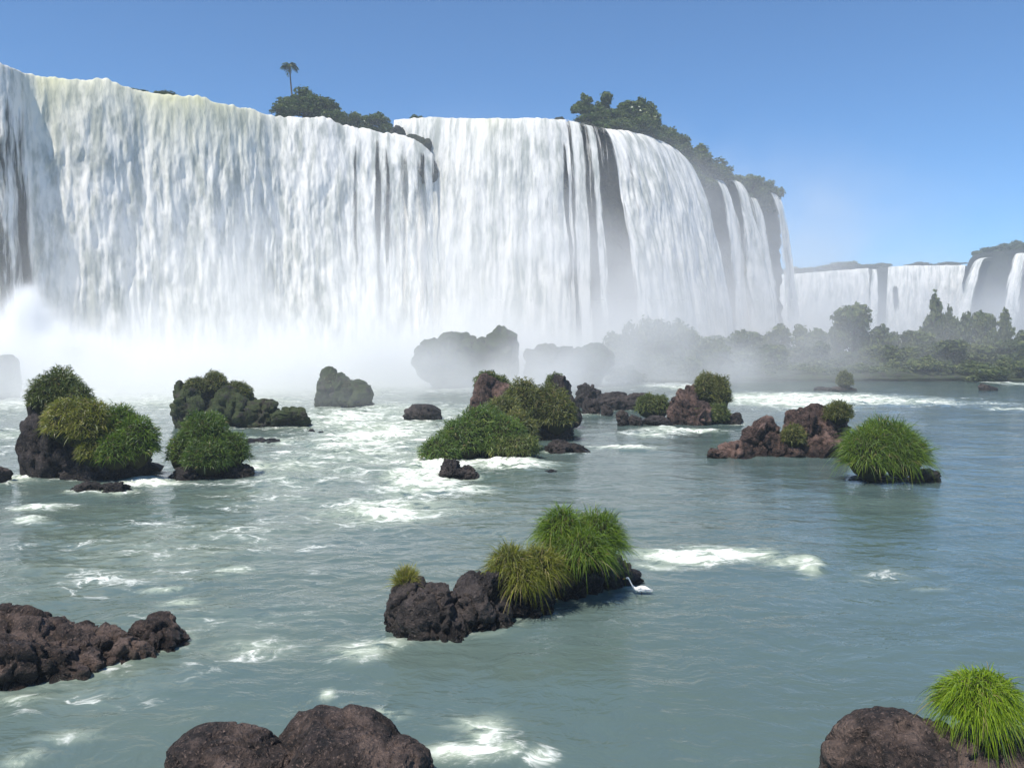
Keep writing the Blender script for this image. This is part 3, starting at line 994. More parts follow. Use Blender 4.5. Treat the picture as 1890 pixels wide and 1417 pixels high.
def grass(label, lobes, mat='grass', n=2500, blade=0.5, width=0.016, droop=0.55, seed=0, up=0.55, jit=0.46, core=0.72, zmin=-0.3, name='grass_tuft', cat='grass tuft', seg=4, shell=(0.6, 0.85), group=None):
    rng = np.random.RandomState(seed + 500)
    if name == 'shrub':
        n, width, blade, shell, jit, core, droop, seg = int(n * 2.6), width * 0.85, blade * 0.48, (0.82, 1.1), 0.85, 0.88, droop * 0.7, 3
    p, nr = dome_points(lobes, n, rng, zmin, shell)
    d = nr + np.array([0, 0, up]) + rng.normal(scale=jit, size=(n, 3))
    d /= np.linalg.norm(d, axis=1)[:, None]
    ln = blade * rng.uniform(0.45, 1.15, n) * (1 + 0.45 * fbm(p[:, 0] * 3 / blade * 0.4, p[:, 1] * 3 / blade * 0.4, p[:, 2] * 3 / blade * 0.4, 2, seed + 7))
    ln = ln * np.where(rng.uniform(size=n) < 0.05, 1.45, 1.0)
    V, Q = strips(p, d, ln, width * rng.uniform(0.7, 1.3, n), droop * rng.uniform(0.5, 1.5, n), rng, seg)
    rnd = np.repeat(rng.uniform(0, 1, n), (seg + 1) * 2)
    FF = [Q]
    mi = np.zeros(len(Q), int)
    VV, rr, off = [V], [rnd], len(V)
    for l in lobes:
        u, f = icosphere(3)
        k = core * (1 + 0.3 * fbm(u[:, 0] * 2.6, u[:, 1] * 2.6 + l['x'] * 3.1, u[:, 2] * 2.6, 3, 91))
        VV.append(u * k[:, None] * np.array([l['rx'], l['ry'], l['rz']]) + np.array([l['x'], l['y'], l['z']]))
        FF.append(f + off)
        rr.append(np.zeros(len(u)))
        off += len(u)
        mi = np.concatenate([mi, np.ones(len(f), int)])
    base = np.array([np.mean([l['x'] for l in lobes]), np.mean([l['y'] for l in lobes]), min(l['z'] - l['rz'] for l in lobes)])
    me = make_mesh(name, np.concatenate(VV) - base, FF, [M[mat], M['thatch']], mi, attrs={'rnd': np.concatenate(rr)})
    return tag(link(name, me, loc=base), label, cat, group)


def leaf_cards(p, nr, size, rng):
    n = len(p)
    a = nr + rng.normal(scale=0.75, size=(n, 3))
    a /= np.linalg.norm(a, axis=1)[:, None]
    s = np.cross(a, rng.normal(size=(n, 3)))
    s /= np.linalg.norm(s, axis=1)[:, None]
    b = np.cross(a, s)
    sz = (size * rng.uniform(0.6, 1.3, n))[:, None]
    V = np.stack([p - s * sz * 0.5, p - b * sz * 0.32 + a * sz * 0.08, p + s * sz * 0.5, p + b * sz * 0.32 + a * sz * 0.08], 1).reshape(-1, 3)
    Q = np.arange(n * 4).reshape(-1, 4)
    return V, Q


def tube(path, rad, k=7):
    path = np.asarray(path, float)
    t = np.gradient(path, axis=0)
    t /= np.linalg.norm(t, axis=1)[:, None]
    ref = np.array([0.3, 1, 0.1])
    s = np.cross(t, ref)
    s /= np.linalg.norm(s, axis=1)[:, None]
    b = np.cross(t, s)
    an = np.linspace(0, 2 * math.pi, k, endpoint=False)
    V = path[:, None, :] + (s[:, None, :] * np.cos(an)[None, :, None] + b[:, None, :] * np.sin(an)[None, :, None]) * np.asarray(rad)[:, None, None]
    m = len(path)
    i = np.arange(m - 1)[:, None] * k + np.arange(k)[None, :]
    j = np.arange(m - 1)[:, None] * k + (np.arange(k)[None, :] + 1) % k
    Q = np.stack([i, j, j + k, i + k], 2).reshape(-1, 4)
    return V.reshape(-1, 3), Q


def tree_meshes(kind, seed, leaves=3400, size=0.085):
    """unit tree (1 m tall, about 1 m wide): crown mesh and trunk mesh"""
    rng = np.random.RandomState(seed + 900)
    lobes = []
    if kind == 'cone':
        for i in range(16):
            t = i / 15
            w = 0.34 * (1 - t) ** 0.8 + 0.06
            a = rng.uniform(0, 6.28)
            o = w * 0.45 * rng.uniform(0.3, 1)
            lobes.append(dict(x=o * math.cos(a), y=o * math.sin(a), z=0.16 + 0.76 * t, rx=w * 0.72, ry=w * 0.72, rz=0.11 + 0.05 * (1 - t)))
    elif kind == 'bush':
        for i in range(17):
            a = rng.uniform(0, 6.28)
            o = 0.36 * math.sqrt(rng.uniform(0, 1))
            h = rng.uniform(0.12, 0.80) * (1 - 0.75 * o)
            lobes.append(dict(x=o * math.cos(a), y=o * math.sin(a), z=h, rx=rng.uniform(.13, .24), ry=rng.uniform(.13, .24), rz=rng.uniform(.12, .22)))
    elif kind == 'open':
        for i in range(15):
            a = rng.uniform(0, 6.28)
            o = 0.42 * math.sqrt(rng.uniform(0, 1))
            h = rng.uniform(0.42, 0.92)
            lobes.append(dict(x=o * math.cos(a), y=o * math.sin(a), z=h, rx=rng.uniform(.08, .18), ry=rng.uniform(.08, .18), rz=rng.uniform(.06, .12)))
    else:
        for i in range(17):
            a = rng.uniform(0, 6.28)
            t = rng.uniform(0, 1)
            o = 0.36 * math.sqrt(rng.uniform(0, 1)) * (1 - 0.55 * t)
            lobes.append(dict(x=o * math.cos(a), y=o * math.sin(a), z=0.24 + 0.62 * t, rx=rng.uniform(.12, .21), ry=rng.uniform(.12, .21), rz=rng.uniform(.10, .17)))
    p, nr = dome_points(lobes, leaves, rng, -0.8, (0.55, 1.08))
    V, Q = leaf_cards(p, nr, size, rng)
    rnd = np.repeat(rng.uniform(0, 1, leaves), 4)
    crown = make_mesh('crown', V, Q, [M['tree']], attrs={'rnd': rnd}, smooth=False)
    VV, QQ, off = [], [], 0
    top = 0.5 if kind == 'bush' else 0.8
    path = np.stack([0.03 * np.sin(np.linspace(0, 3, 6) + seed), 0.03 * np.cos(np.linspace(0, 2, 6) + seed), np.linspace(-0.05, top, 6)], 1)
    v, q = tube(path, np.linspace(0.035, 0.008, 6))
    VV.append(v); QQ.append(q); off += len(v)
    for l in lobes[:7]:
        z0 = max(0.05, l['z'] * 0.55)
        a = np.array([np.interp(z0, path[:, 2], path[:, 0]), np.interp(z0, path[:, 2], path[:, 1]), z0])
        b = np.array([l['x'], l['y'], l['z']])
        mid = (a + b) / 2 + np.array([0, 0, -0.02])
        v, q = tube(np.array([a, mid, b]), [0.014, 0.010, 0.005], 5)
        VV.append(v); QQ.append(q + off); off += len(v)
    trunk = make_mesh('trunk', np.concatenate(VV), np.concatenate(QQ), [M['bark']])
    return crown, trunk


PROTO = {}


def tree(label, px, top, bot, wpx, D, kind, var=0, group=None, name='tree', cat='tree', mat=None, depth=None):
    key = (kind, var, mat)
    if key not in PROTO:
        cr, tk = tree_meshes(kind, var * 7 + len(kind))
        if mat:
            cr.materials[0] = M[mat]
        PROTO[key] = (cr, tk)
    cr, tk = PROTO[key]
    b, t = at(px, bot, D), at(px, top, D)
    h = t[2] - b[2]
    w = wpx * D / F
    rng = random.Random(int(px * 7 + top * 3 + D))
    e = bpy.data.objects.new(name, None)
    e.empty_display_size = 0.3
    col.objects.link(e)
    e.location = b
    e.rotation_euler = (0, 0, rng.uniform(0, 6.28))
    e.scale = (w, w, h)
    link('crown', cr, e)
    link('trunk', tk, e)
    return tag(e, label, cat, group)


def palm(label, px, top, bot, D):
    b, t = at(px, bot, D), at(px, top + 8, D)
    h = t[2] - b[2]
    e = bpy.data.objects.new('palm_tree', None)
    col.objects.link(e)
    e.location = b
    z = np.linspace(-0.5, h, 9)
    path = np.stack([-0.35 * np.sin(z / h * 1.4), 0 * z, z], 1)
    v, q = tube(path, np.linspace(0.16, 0.10, 9), 8)
    link('trunk', make_mesh('trunk', v, q, [M['bark']]), e)
    rng = np.random.RandomState(3)
    tip = path[-1]
    for k in range(11):
        a = k * 2.4 + rng.uniform(-.2, .2)
        el = rng.uniform(-0.1, 0.9)
        d = np.array([math.cos(a) * math.cos(el), math.sin(a) * math.cos(el), math.sin(el)])
        L = rng.uniform(1.5, 2.1)
        s = np.linspace(0, 1, 8)
        rach = tip + d * (L * s)[:, None] - np.array([0, 0, 1.0]) * (L * 0.75 * s ** 2)[:, None]
        VV, QQ, off = [], [], 0
        v, q = tube(rach, np.linspace(0.035, 0.01, 8), 4)
        VV.append(v); QQ.append(q); off += len(v)
        side = np.cross(d, [0, 0, 1.0])
        side /= np.linalg.norm(side) + 1e-6
        m = 26
        ss = np.repeat(np.linspace(0.15, 1, m), 2)
        root = np.stack([np.interp(ss, s, rach[:, i]) for i in range(3)], 1)
        sg = np.tile([1, -1], m)
        dd = side[None, :] * sg[:, None] + d * 0.5 + np.array([0, 0, -0.15])
        dd /= np.linalg.norm(dd, axis=1)[:, None]
        v, q = strips(root, dd, 0.62 * np.sin(np.clip(ss, 0.12, 0.95) * 3.0 + 0.1) + 0.1, np.full(2 * m, 0.10), np.full(2 * m, 0.5), rng, 2)
        VV.append(v); QQ.append(q + off)
        V = np.concatenate(VV)
        link('frond', make_mesh('frond', V, np.concatenate(QQ), [M['tree']], attrs={'rnd': np.full(len(V), rng.uniform(0, .6))}), e)
    return tag(e, label, 'palm tree')


# ------------------------------------------------------------------ the egret
def egret(label):
    D = 16.6
    b = ground(1187, 1091)
    white, t, out = material('white_feathers')
    principled(t, out, (0.80, 0.80, 0.78), 0.7, t.bump(t.noise(t.new('ShaderNodeTexCoord').outputs['Object'], 60, 3), 0.3, 0.01), 0.2)
    horn, t, out = material('yellow_bill')
    principled(t, out, (0.55, 0.33, 0.05), 0.4)
    dark, t, out = material('black_legs')
    principled(t, out, (0.02, 0.02, 0.02), 0.5)
    e = bpy.data.objects.new('egret', None)
    col.objects.link(e)
    e.location = (b[0] - 0.10, 16.0, 0.0)
    e.scale = (0.8, 0.8, 0.8)
    # body, neck and head: one body swept along its spine, tail to bill
    sp = np.array([(0.30, 0, 0.10), (0.24, 0, 0.125), (0.15, 0, 0.155), (0.05, 0, 0.165), (-0.05, 0, 0.15), (-0.12, 0, 0.155), (-0.17, 0, 0.20), (-0.215, 0, 0.27), (-0.25, 0, 0.34), (-0.285, 0, 0.41),
                   (-0.31, 0, 0.435), (-0.335, 0, 0.435), (-0.355, 0, 0.43), (-0.37, 0, 0.425)])
    rd = np.array([0.010, 0.035, 0.068, 0.085, 0.075, 0.045, 0.026, 0.019, 0.017, 0.018, 0.026, 0.027, 0.018, 0.004])
    k = np.linspace(0, 1, 48)
    kk = np.linspace(0, 1, len(sp))
    path = np.stack([np.interp(k, kk, sp[:, i]) for i in range(3)], 1)
    for _ in range(3):
        path[1:-1] = (path[:-2] + 2 * path[1:-1] + path[2:]) / 4
    rr = np.interp(k, kk, rd)
    v, q = tube(path, rr, 14)
    v[:, 1] *= 0.85
    link('body', make_mesh('body', v, q, [white]), e)
    for sgn in (1, -1):
        rng = np.random.RandomState(4)
        n = 26
        x = rng.uniform(-0.06, 0.14, n)
        root = np.stack([x, sgn * (0.066 + 0 * x), 0.16 + rng.uniform(-0.035, 0.035, n)], 1)
        d = np.stack([np.ones(n), sgn * -0.10 * np.ones(n), -0.16 + 0 * x], 1)
        d /= np.linalg.norm(d, axis=1)[:, None]
        v, q = strips(root, d, rng.uniform(0.12, 0.2, n), np.full(n, 0.035), np.full(n, 0.05), rng, 3)
        link('wing', make_mesh('wing', v, q, [white]), e)
    v, q = tube(np.array([(-0.355, 0, 0.431), (-0.40, 0, 0.422), (-0.45, 0, 0.408)]), [0.011, 0.008, 0.002], 8)
    link('bill', make_mesh('bill', v, q, [horn]), e)
    for sgn in (1, -1):
        v, q = tube(np.array([(0.02, 0.03 * sgn, 0.12), (0.045, 0.032 * sgn, 0.03), (0.02, 0.034 * sgn, -0.12)]), [0.012, 0.008, 0.008], 7)
        link('leg', make_mesh('leg', v, q, [dark]), e)
        u, f = icosphere(2)
        link('eye', make_mesh('eye', u * 0.005 + np.array([-0.33, 0.022 * sgn, 0.442]), f, [dark]), e)
    return tag(e, label, 'bird')


def build_plants():
    L, G = lobe, globe
    # ---- foreground rocks
    rock('low dark broken basalt outcrop with pinkish weathered patch, cut by the left picture edge',
         [L(-130, 90, 1112, 1290, 12.8, 1.0), L(-40, 130, 1158, 1294, 12.0, 0.7), L(50, 235, 1162, 1285, 12.5, 0.8), L(130, 310, 1160, 1250, 13.0, 0.7), L(235, 360, 1140, 1226, 13.4, 0.6), L(20, 180, 1150, 1270, 12.9, .6)],
         'brown', 1, 0.17, 11, 6, ring=0.42)
    rock('two rounded brown boulders joined by a dark cleft, at the bottom picture edge',
         [L(298, 505, 1358, 1500, 8.8, 0.62), L(470, 735, 1332, 1500, 9.0, 0.8), L(600, 800, 1372, 1500, 8.8, 0.6), L(430, 560, 1395, 1500, 8.7, 0.5)], 'brown', 2, 0.065, 6, 6, ring=0.5, taper=0.10, pits=0.4, dmin=0.72)
    rock('rounded pitted brown boulder in the bottom corner, carrying one bright grass tuft',
[L(1512, 1850, 1326, 1540, 9.0, 0.9), L(1730, 2060, 1336, 1520, 9.1, 1.0)], 'brown', 3, 0.08, 6, 6, taper=0.3, dmin=0.74)
    grass('lone bright yellow-green drooping tuft on the pitted corner boulder', [G(1742, 1872, 1240, 1345, 8.9)], 'grass_bright', 4200, 0.27, 0.010, 0.9, 1, up=0.3, seg=5, core=0.85, shell=(0.7, 0.95))
    # ---- the grassy islet in the middle
    rock('dark hollowed basalt islet with grass on its back, in the middle of the near water',
         [L(712, 812, 1068, 1196, 14.2, 0.5), L(735, 875, 1082, 1204, 14.0, 0.55), L(830, 965, 1058, 1190, 14.4, 0.7), L(900, 1035, 1072, 1160, 15.2, 0.7), L(985, 1110, 1040, 1128, 16.2, 0.7), L(1060, 1192, 1022, 1116, 16.9, 0.7)],
         'basalt', 4, 0.15, 10, 6, ring=0.36)
    grass('small sparse upright tuft on the low end of the dark hollowed islet', [G(728, 770, 1050, 1098, 14.2)], 'grass_yellow', 700, 0.26, 0.011, 0.35, 2, up=1.3, core=0.6)
    grass('middle yellowish grass clump spilling down the dark hollowed islet', [G(900, 985, 1005, 1085, 14.8), G(950, 1040, 1005, 1095, 14.9), G(930, 1005, 1035, 1105, 14.6)], 'grass_yellow', 4200, 0.36, 0.012, 0.75, 3, up=0.5)
    grass('big lush grass mound topping the tall end of the dark hollowed islet', [G(990, 1085, 930, 1045, 15.9), G(1040, 1158, 940, 1055, 16.1), G(1005, 1135, 970, 1072, 15.6)], 'grass', 7500, 0.40, 0.013, 0.7, 4, up=0.55)
    egret('white egret with outstretched neck wading beside the dark hollowed islet')
    # ---- big clump on the right
    rock('dark wet rock, nearly hidden under the solitary round grass clump', [L(1560, 1660, 876, 900, 30.2, 0.9), L(1610, 1700, 874, 897, 30.4, 0.9), L(1680, 1733, 864, 890, 29.8, 0.45)], 'basalt', 5, 0.16, 9, 5)
    grass('solitary big round grass clump standing in the water beside the red jagged rocks',
          [G(1552, 1660, 782, 902, 29.6), G(1612, 1716, 788, 896, 29.6), G(1570, 1696, 770, 880, 29.9)], 'grass', 9000, 0.7, 0.022, 0.65, 5, up=0.65)
    rock('jagged reddish twin-peaked rock with pale ridges, left of the solitary grass clump',
         [L(1360, 1440, 768, 856, 37.2, 1.0), L(1318, 1395, 815, 860, 36.4, 0.8), L(1395, 1475, 800, 856, 37, 1.0), L(1440, 1520, 757, 856, 37.4, 1.1), L(1480, 1572, 738, 856, 38.2, 1.2), L(1470, 1560, 790, 858, 36.8, .9), L(1306, 1340, 828, 852, 36, .4)],
         'red', 6, 0.22, 13, 5, dmin=0.5)
    grass('small tufty plant in the notch of the reddish twin-peaked rock', [G(1445, 1485, 785, 830, 36.5)], 'grass_olive', 700, 0.35, 0.03, 0.5, 6, name='shrub', cat='shrub')
    grass('small olive shrub crowning the taller peak of the reddish twin-peaked rock', [G(1525, 1572, 742, 785, 37.6)], 'grass_olive', 900, 0.4, 0.03, 0.5, 7, name='shrub', cat='shrub')
    # ---- left islets
    rock('tall dark block of rock under the largest bushes on the left side',
         [L(32, 150, 752, 898, 31.0, 1.2), L(55, 135, 712, 840, 32.2, 1.0), L(110, 235, 815, 896, 31.0, 1.2), L(180, 290, 822, 886, 31.2, 1.0)], 'basalt', 7, 0.15, 11, 5, ring=0.4)
    grass('dark green shrub on the very top of the tall dark block', [G(54, 112, 698, 775, 31.3), G(78, 145, 682, 765, 31.6), G(112, 170, 710, 785, 31.4)], 'grass_dark', 3000, 0.42, 0.035, 0.6, 8, name='shrub', cat='shrub')
    grass('yellowish grassy shrub hanging over the front of the tall dark block', [G(84, 165, 738, 825, 29.9), G(125, 205, 742, 840, 29.8), G(145, 195, 800, 865, 29.6)], 'grass_yellow', 3600, 0.5, 0.032, 0.75, 9, name='shrub', cat='shrub')
    grass('rounded fresh green shrub on the low end of the tall dark block', [G(188, 252, 750, 835, 30.3), G(215, 287, 772, 868, 30.0), G(180, 245, 800, 872, 29.6)], 'grass', 3600, 0.5, 0.032, 0.7, 10, name='shrub', cat='shrub')
    rock('small dark rock base under the triple-lobed bush, second islet from the left edge', [L(312, 415, 856, 898, 30.6, 0.9), L(390, 468, 856, 886, 30.8, 0.7)], 'basalt', 8, 0.15, 10, 5)
    grass('triple-lobed dense green bush rising from its small dark rock', [G(338, 415, 762, 850, 30.8), G(312, 352, 805, 872, 30.6), G(392, 456, 800, 868, 30.8), G(345, 425, 810, 882, 30.2)], 'grass_mid', 5200, 0.45, 0.032, 0.65, 11, name='shrub', cat='bush', up=0.7)
    rock('grey craggy rock with a tan face and bushes on top, behind the triple-lobed bush',
         [L(318, 405, 712, 796, 50.5, 1.6), L(375, 470, 716, 796, 51, 1.8), L(435, 520, 738, 790, 50.5, 1.4), L(500, 574, 752, 786, 50, 1.0), L(318, 345, 704, 770, 50.5, 0.6)], 'mossy', 9, 0.2, 12, 5, dmin=0.55)
    grass('row of small dark bushes along the top of the grey craggy rock', [G(342, 385, 698, 735, 50.6), G(375, 418, 688, 735, 51), G(410, 462, 706, 748, 51)], 'grass_olive', 2600, 0.45, 0.06, 0.5, 12, name='shrub', cat='shrub')
    rock('low dark slab awash behind the triple-lobed bush', [L(440, 528, 808, 840, 42, 1.1)], 'basalt', 10, 0.14, 9, 5, ring=0.7)
    rock('lone mossy wedge-shaped rock standing in front of the spray', [L(584, 650, 680, 756, 67.5, 1.6), L(605, 693, 704, 756, 67.8, 1.7), L(588, 630, 676, 740, 67.8, 1.2)], 'mossy', 11, 0.13, 10, 5)
    grass('thin green cover on the crown of the lone wedge-shaped rock', [G(592, 632, 684, 740, 67.3), G(610, 668, 698, 748, 67.3)], 'grass_olive', 1500, 0.3, 0.06, 0.6, 13, name='ground_cover', cat='moss', core=0.9)
    rock('small dark dome of rock in foaming water, beyond the long bushy islet', [L(745, 815, 746, 782, 55, 1.2)], 'basalt', 12, 0.1, 6, 5, ring=0.6)
    rock('flat dark rock just awash in front of the tall dark block', [L(128, 200, 888, 914, 27.8, 0.6), L(180, 238, 890, 916, 27.6, 0.5)], 'basalt', 13, 0.18, 10, 5, ring=0.8)
    rock('dark stone beside the left picture edge, level with the tall dark block', [L(-30, 16, 860, 890, 29, 0.5)], 'basalt', 14, 0.15, 8, 4, ring=0.7)
    rock('tiny black stone off the end of the low dark slab, nearer to it', [L(565, 582, 791, 806, 47, 0.3)], 'basalt', 15, 0.15, 7, 3)
    rock('tiny black stone off the end of the low dark slab, farther out in the rapid', [L(585, 600, 796, 806, 46, 0.3)], 'basalt', 35, 0.15, 7, 3)
    # ---- the long bushy islet
    rock('steep tan-faced rock inside the long bushy islet', [L(862, 930, 694, 775, 46.5, 1.1), L(885, 960, 705, 790, 47, 1.2)], 'red', 16, 0.14, 10, 5)
    rock('dark rock bed carrying the long bushy islet',
         [L(780, 880, 835, 860, 36.5, 1.0), L(860, 960, 825, 856, 37.5, 1.2), L(920, 996, 826, 856, 37.2, 1.0), L(948, 1062, 775, 808, 44, 1.2), L(870, 960, 780, 830, 41, 1.4)], 'basalt', 17, 0.15, 10, 5)
    rock('pointed dark rock rising from the back of the long bushy islet', [L(1003, 1062, 690, 785, 49, 0.9), L(1030, 1075, 725, 775, 49, .7)], 'basalt', 18, 0.14, 12, 5, dmin=0.5)
    grass('dark bush overhanging the steep tan-faced rock', [G(878, 922, 686, 735, 47.4), G(900, 942, 694, 745, 47.6)], 'grass_dark', 1900, 0.4, 0.05, 0.6, 14, name='shrub', cat='shrub')
    grass('long sloping front bush of the long bushy islet, reaching down to the rapid', [G(780, 850, 806, 862, 35.0), G(812, 895, 775, 858, 35.6), G(845, 930, 752, 852, 36.2), G(880, 970, 770, 860, 36.0)], 'grass_mid', 6000, 0.55, 0.042, 0.7, 15, name='shrub', cat='shrub', up=0.6)
    grass('tallest bush at the back of the long bushy islet', [G(930, 1000, 704, 790, 43), G(975, 1042, 715, 795, 43), G(996, 1060, 728, 806, 42.6)], 'grass_olive', 4200, 0.55, 0.05, 0.65, 16, name='shrub', cat='shrub')
    grass('middle bush filling the back slope of the long bushy islet', [G(885, 965, 735, 815, 39.5), G(920, 990, 760, 840, 38.5)], 'grass_olive', 2600, 0.5, 0.045, 0.65, 17, name='shrub', cat='shrub')
    grass('low fringe bush over the waterline of the long bushy islet', [G(905, 992, 800, 852, 35.6)], 'grass_dark', 1600, 0.45, 0.042, 0.8, 18, name='shrub', cat='shrub')
    grass('small bush capping the pointed dark rock', [G(1008, 1042, 690, 738, 49.2)], 'grass_dark', 800, 0.35, 0.05, 0.5, 19, name='shrub', cat='shrub')
    rock('wet black rock washed by foam at the foot of the long bushy islet', [L(806, 856, 848, 890, 30.6, 0.6), L(840, 882, 858, 888, 30.6, 0.5)], 'basalt', 19, 0.2, 11, 5, ring=0.8)
    rock('low black ledge with foam behind it, beside the long bushy islet', [L(1005, 1055, 813, 844, 38, 0.7), L(1040, 1088, 818, 842, 38.4, 0.6)], 'basalt', 20, 0.18, 11, 5, ring=0.5)
    rock('tiny black stone off the low black ledge', [L(1000, 1034, 866, 886, 32, 0.3)], 'basalt', 21, 0.2, 8, 4)
    rock('cracked grey boulder in white water behind the pointed dark rock', [L(1062, 1112, 708, 748, 66, 1.2)], 'basalt', 22, 0.2, 12, 5, ring=0.6)
    rock('smaller dark boulder just in front of the cracked grey one', [L(1072, 1108, 735, 772, 59, 0.9)], 'basalt', 36, 0.2, 12, 5, ring=0.6)
    rock('long flat grey ledge crossing the rapid below the far bush', [L(1100, 1165, 722, 756, 64, 1.2), L(1150, 1215, 724, 756, 64, 1.2)], 'basalt', 23, 0.13, 10, 5)
    rock('small dark stone in white water before the flat grey ledge', [L(1110, 1132, 747, 766, 58, 0.5)], 'basalt', 24, 0.15, 8, 4)
    rock('low pile of dark stones beside the round low bush', [L(1135, 1165, 756, 790, 51, 0.6), L(1158, 1185, 764, 788, 51, 0.5), L(1180, 1240, 768, 792, 51.5, 0.9)], 'basalt', 25, 0.18, 11, 5)
    grass('round low bush between the flat ledge and the red boulder', [G(1176, 1215, 728, 775, 55), G(1200, 1236, 730, 775, 55)], 'grass_dark', 1900, 0.4, 0.055, 0.6, 20, name='shrub', cat='shrub')
    rock('reddish upright boulder beside a tall bush, in the middle distance', [L(1240, 1304, 700, 790, 52.5, 0.9), L(1255, 1312, 740, 796, 51.6, 1.0), L(1232, 1270, 745, 792, 52, .8)], 'red', 26, 0.2, 12, 5, dmin=0.52)
    rock('dark stone bed under the tall bush beside the reddish upright boulder', [L(1290, 1350, 755, 794, 52.5, 1.0), L(1335, 1374, 760, 790, 52, 0.7)], 'basalt', 27, 0.17, 11, 5, ring=0.5)
    grass('tall bush with a flat top behind the reddish upright boulder', [G(1282, 1325, 690, 755, 53), G(1305, 1348, 694, 768, 53)], 'grass_olive', 2600, 0.45, 0.055, 0.6, 21, name='shrub', cat='shrub', up=0.8)
    grass('lower green bush at the foot of the reddish upright boulder', [G(1280, 1325, 748, 790, 51.6), G(1305, 1345, 745, 788, 51.8)], 'grass_dark', 1900, 0.4, 0.055, 0.6, 22, name='shrub', cat='shrub')
    rock('flat dark rock with a small bush, at the far shore', [L(1498, 1545, 714, 730, 92, 1.6), L(1530, 1580, 712, 730, 92, 1.5)], 'basalt', 28, 0.15, 9, 4)
    grass('small single bush on the flat dark rock at the far shore', [G(1546, 1572, 686, 722, 92)], 'grass_olive', 800, 0.5, 0.09, 0.5, 23, name='shrub', cat='shrub')
    rock('small dark pointed rock in open water near the right picture edge', [L(1808, 1840, 707, 730, 92, 1.0)], 'basalt', 29, 0.18, 12, 4)
    # ---- rocks inside the spray
    rock('big hazy boulder with an overhanging nose, standing in the spray', [L(772, 880, 618, 690, 97, 4.0), L(800, 900, 612, 716, 99, 4.0), L(850, 968, 606, 720, 99, 4.2)], 'mossy', 30, 0.16, 8, 5, dmin=0.7, taper=0.02)
    rock('rounded hazy rock in the spray, between the overhanging boulder and the wooded knoll', [L(970, 1065, 622, 712, 100, 4.0), L(1035, 1128, 634, 710, 101, 3.8)], 'mossy', 31, 0.16, 8, 5)
    rock('tall hazy wooded knoll at the foot of the bulging waterfall', [L(1130, 1290, 612, 720, 116, 6), L(1180, 1350, 640, 718, 118, 6)], 'mossy', 32, 0.2, 8, 5)
    rock('narrow grey rock almost swallowed by spray at the left picture edge', [L(-8, 32, 655, 745, 76, 1.6)], 'mossy', 33, 0.12, 8, 4)
    # ---- wooded island on the right
    isl = rock('', [dict(x=62, y=141, zt=2.0, zb=-1.2, rx=52, ry=24, yaw=0.0), dict(x=34, y=132, zt=1.4, zb=-1, rx=22, ry=14, yaw=0.2), dict(x=96, y=142, zt=2.0, zb=-1.2, rx=46, ry=25, yaw=0)], 'mossy', 34, 0.25, 5, 5, kind='structure', name='island', dmin=0.85)
    T = lambda label, px, top, w, D, kind, var=0, **k: tree(label, px, top, 706 - 0.25 * (D - 118), w * 1.3, D, kind, var, name=k.pop('name', 'tree'), cat=k.pop('cat', 'tree'), mat='tree_far', **k)
    T('broad dome-topped tree standing out on the island skyline, below the first far fall', 1571, 556, 92, 136, 'round', 1)
    T('smaller tree leaning against the broad dome-topped skyline tree', 1628, 598, 78, 136, 'round', 2)
    T('tallest conical tree on the island skyline', 1721, 541, 72, 137, 'cone', 1)
    T('shoulder tree growing close against the tallest conical tree', 1748, 566, 44, 138, 'cone', 2)
    T('wide lower tree at the foot of the tallest conical tree', 1690, 605, 80, 134, 'round', 3)
    T('pointed tree right after the gap beyond the tallest conical tree', 1768, 577, 56, 136, 'round', 4)
    T('first of two twin-crowned skyline trees near the right picture edge', 1812, 570, 60, 137, 'round', 1)
    T('second of two twin-crowned skyline trees near the right picture edge', 1851, 569, 54, 137, 'cone', 3)
    T('tree sloping off behind the twin-crowned pair at the right picture edge', 1886, 610, 70, 135, 'round', 2)
    ORD = ['first', 'second', 'third', 'fourth', 'fifth', 'sixth', 'seventh', 'eighth', 'ninth', 'tenth', 'eleventh', 'twelfth', 'thirteenth', 'fourteenth', 'fifteenth', 'sixteenth', 'seventeenth', 'eighteenth', 'nineteenth', 'twentieth', 'twenty-first', 'twenty-second', 'twenty-third', 'twenty-fourth']
    g = 'trees of the island skyline'
    rng = random.Random(5)
    for i, (px, top, w) in enumerate(((1330, 614, 70), (1375, 606, 80), (1410, 612, 70), (1448, 598, 85), (1490, 600, 80), (1525, 606, 70))):
        T('rounded hazy tree of the even skyline, %s from the wooded knoll' % ORD[i], px, top, w, rng.uniform(134, 141), 'round', rng.randint(1, 4), group=g)
    T('low rounded tree in the skyline dip, halfway between the dome-topped and the conical tree', 1657, 612, 70, 138, 'round', 2, group=g)
    T('low rounded tree directly behind the broad dome-topped tree', 1602, 612, 70, 140, 'round', 3, group=g)
    g = 'trees on the island slope'
    for i, px in enumerate(range(1215, 1920, 44)):
        T('mid-height tree inside the island thicket, %s of its row from the wooded knoll' % ORD[i], px + rng.uniform(-12, 12), rng.uniform(622, 646), rng.uniform(60, 84), rng.uniform(126, 132), rng.choice(('round', 'round', 'bush')), rng.randint(1, 4), group=g)
    g = 'bushes on the island shore'
    for i, px in enumerate(range(1196, 1925, 32)):
        T('low bush at the island waterline, %s of the row from the wooded knoll' % ORD[i], px + rng.uniform(-10, 10), rng.uniform(648, 674), rng.uniform(50, 76), rng.uniform(118.5, 124), 'bush', rng.randint(1, 3), group=g, name='bush', cat='bush')
    T('separate dark bush on the shore at the foot of the wooded knoll', 1153, 668, 62, 106, 'bush', 1, name='bush', cat='bush')
    T('dark bush jutting into the water near the pointed rock by the right edge', 1815, 666, 82, 116, 'bush', 2, name='bush', cat='bush')
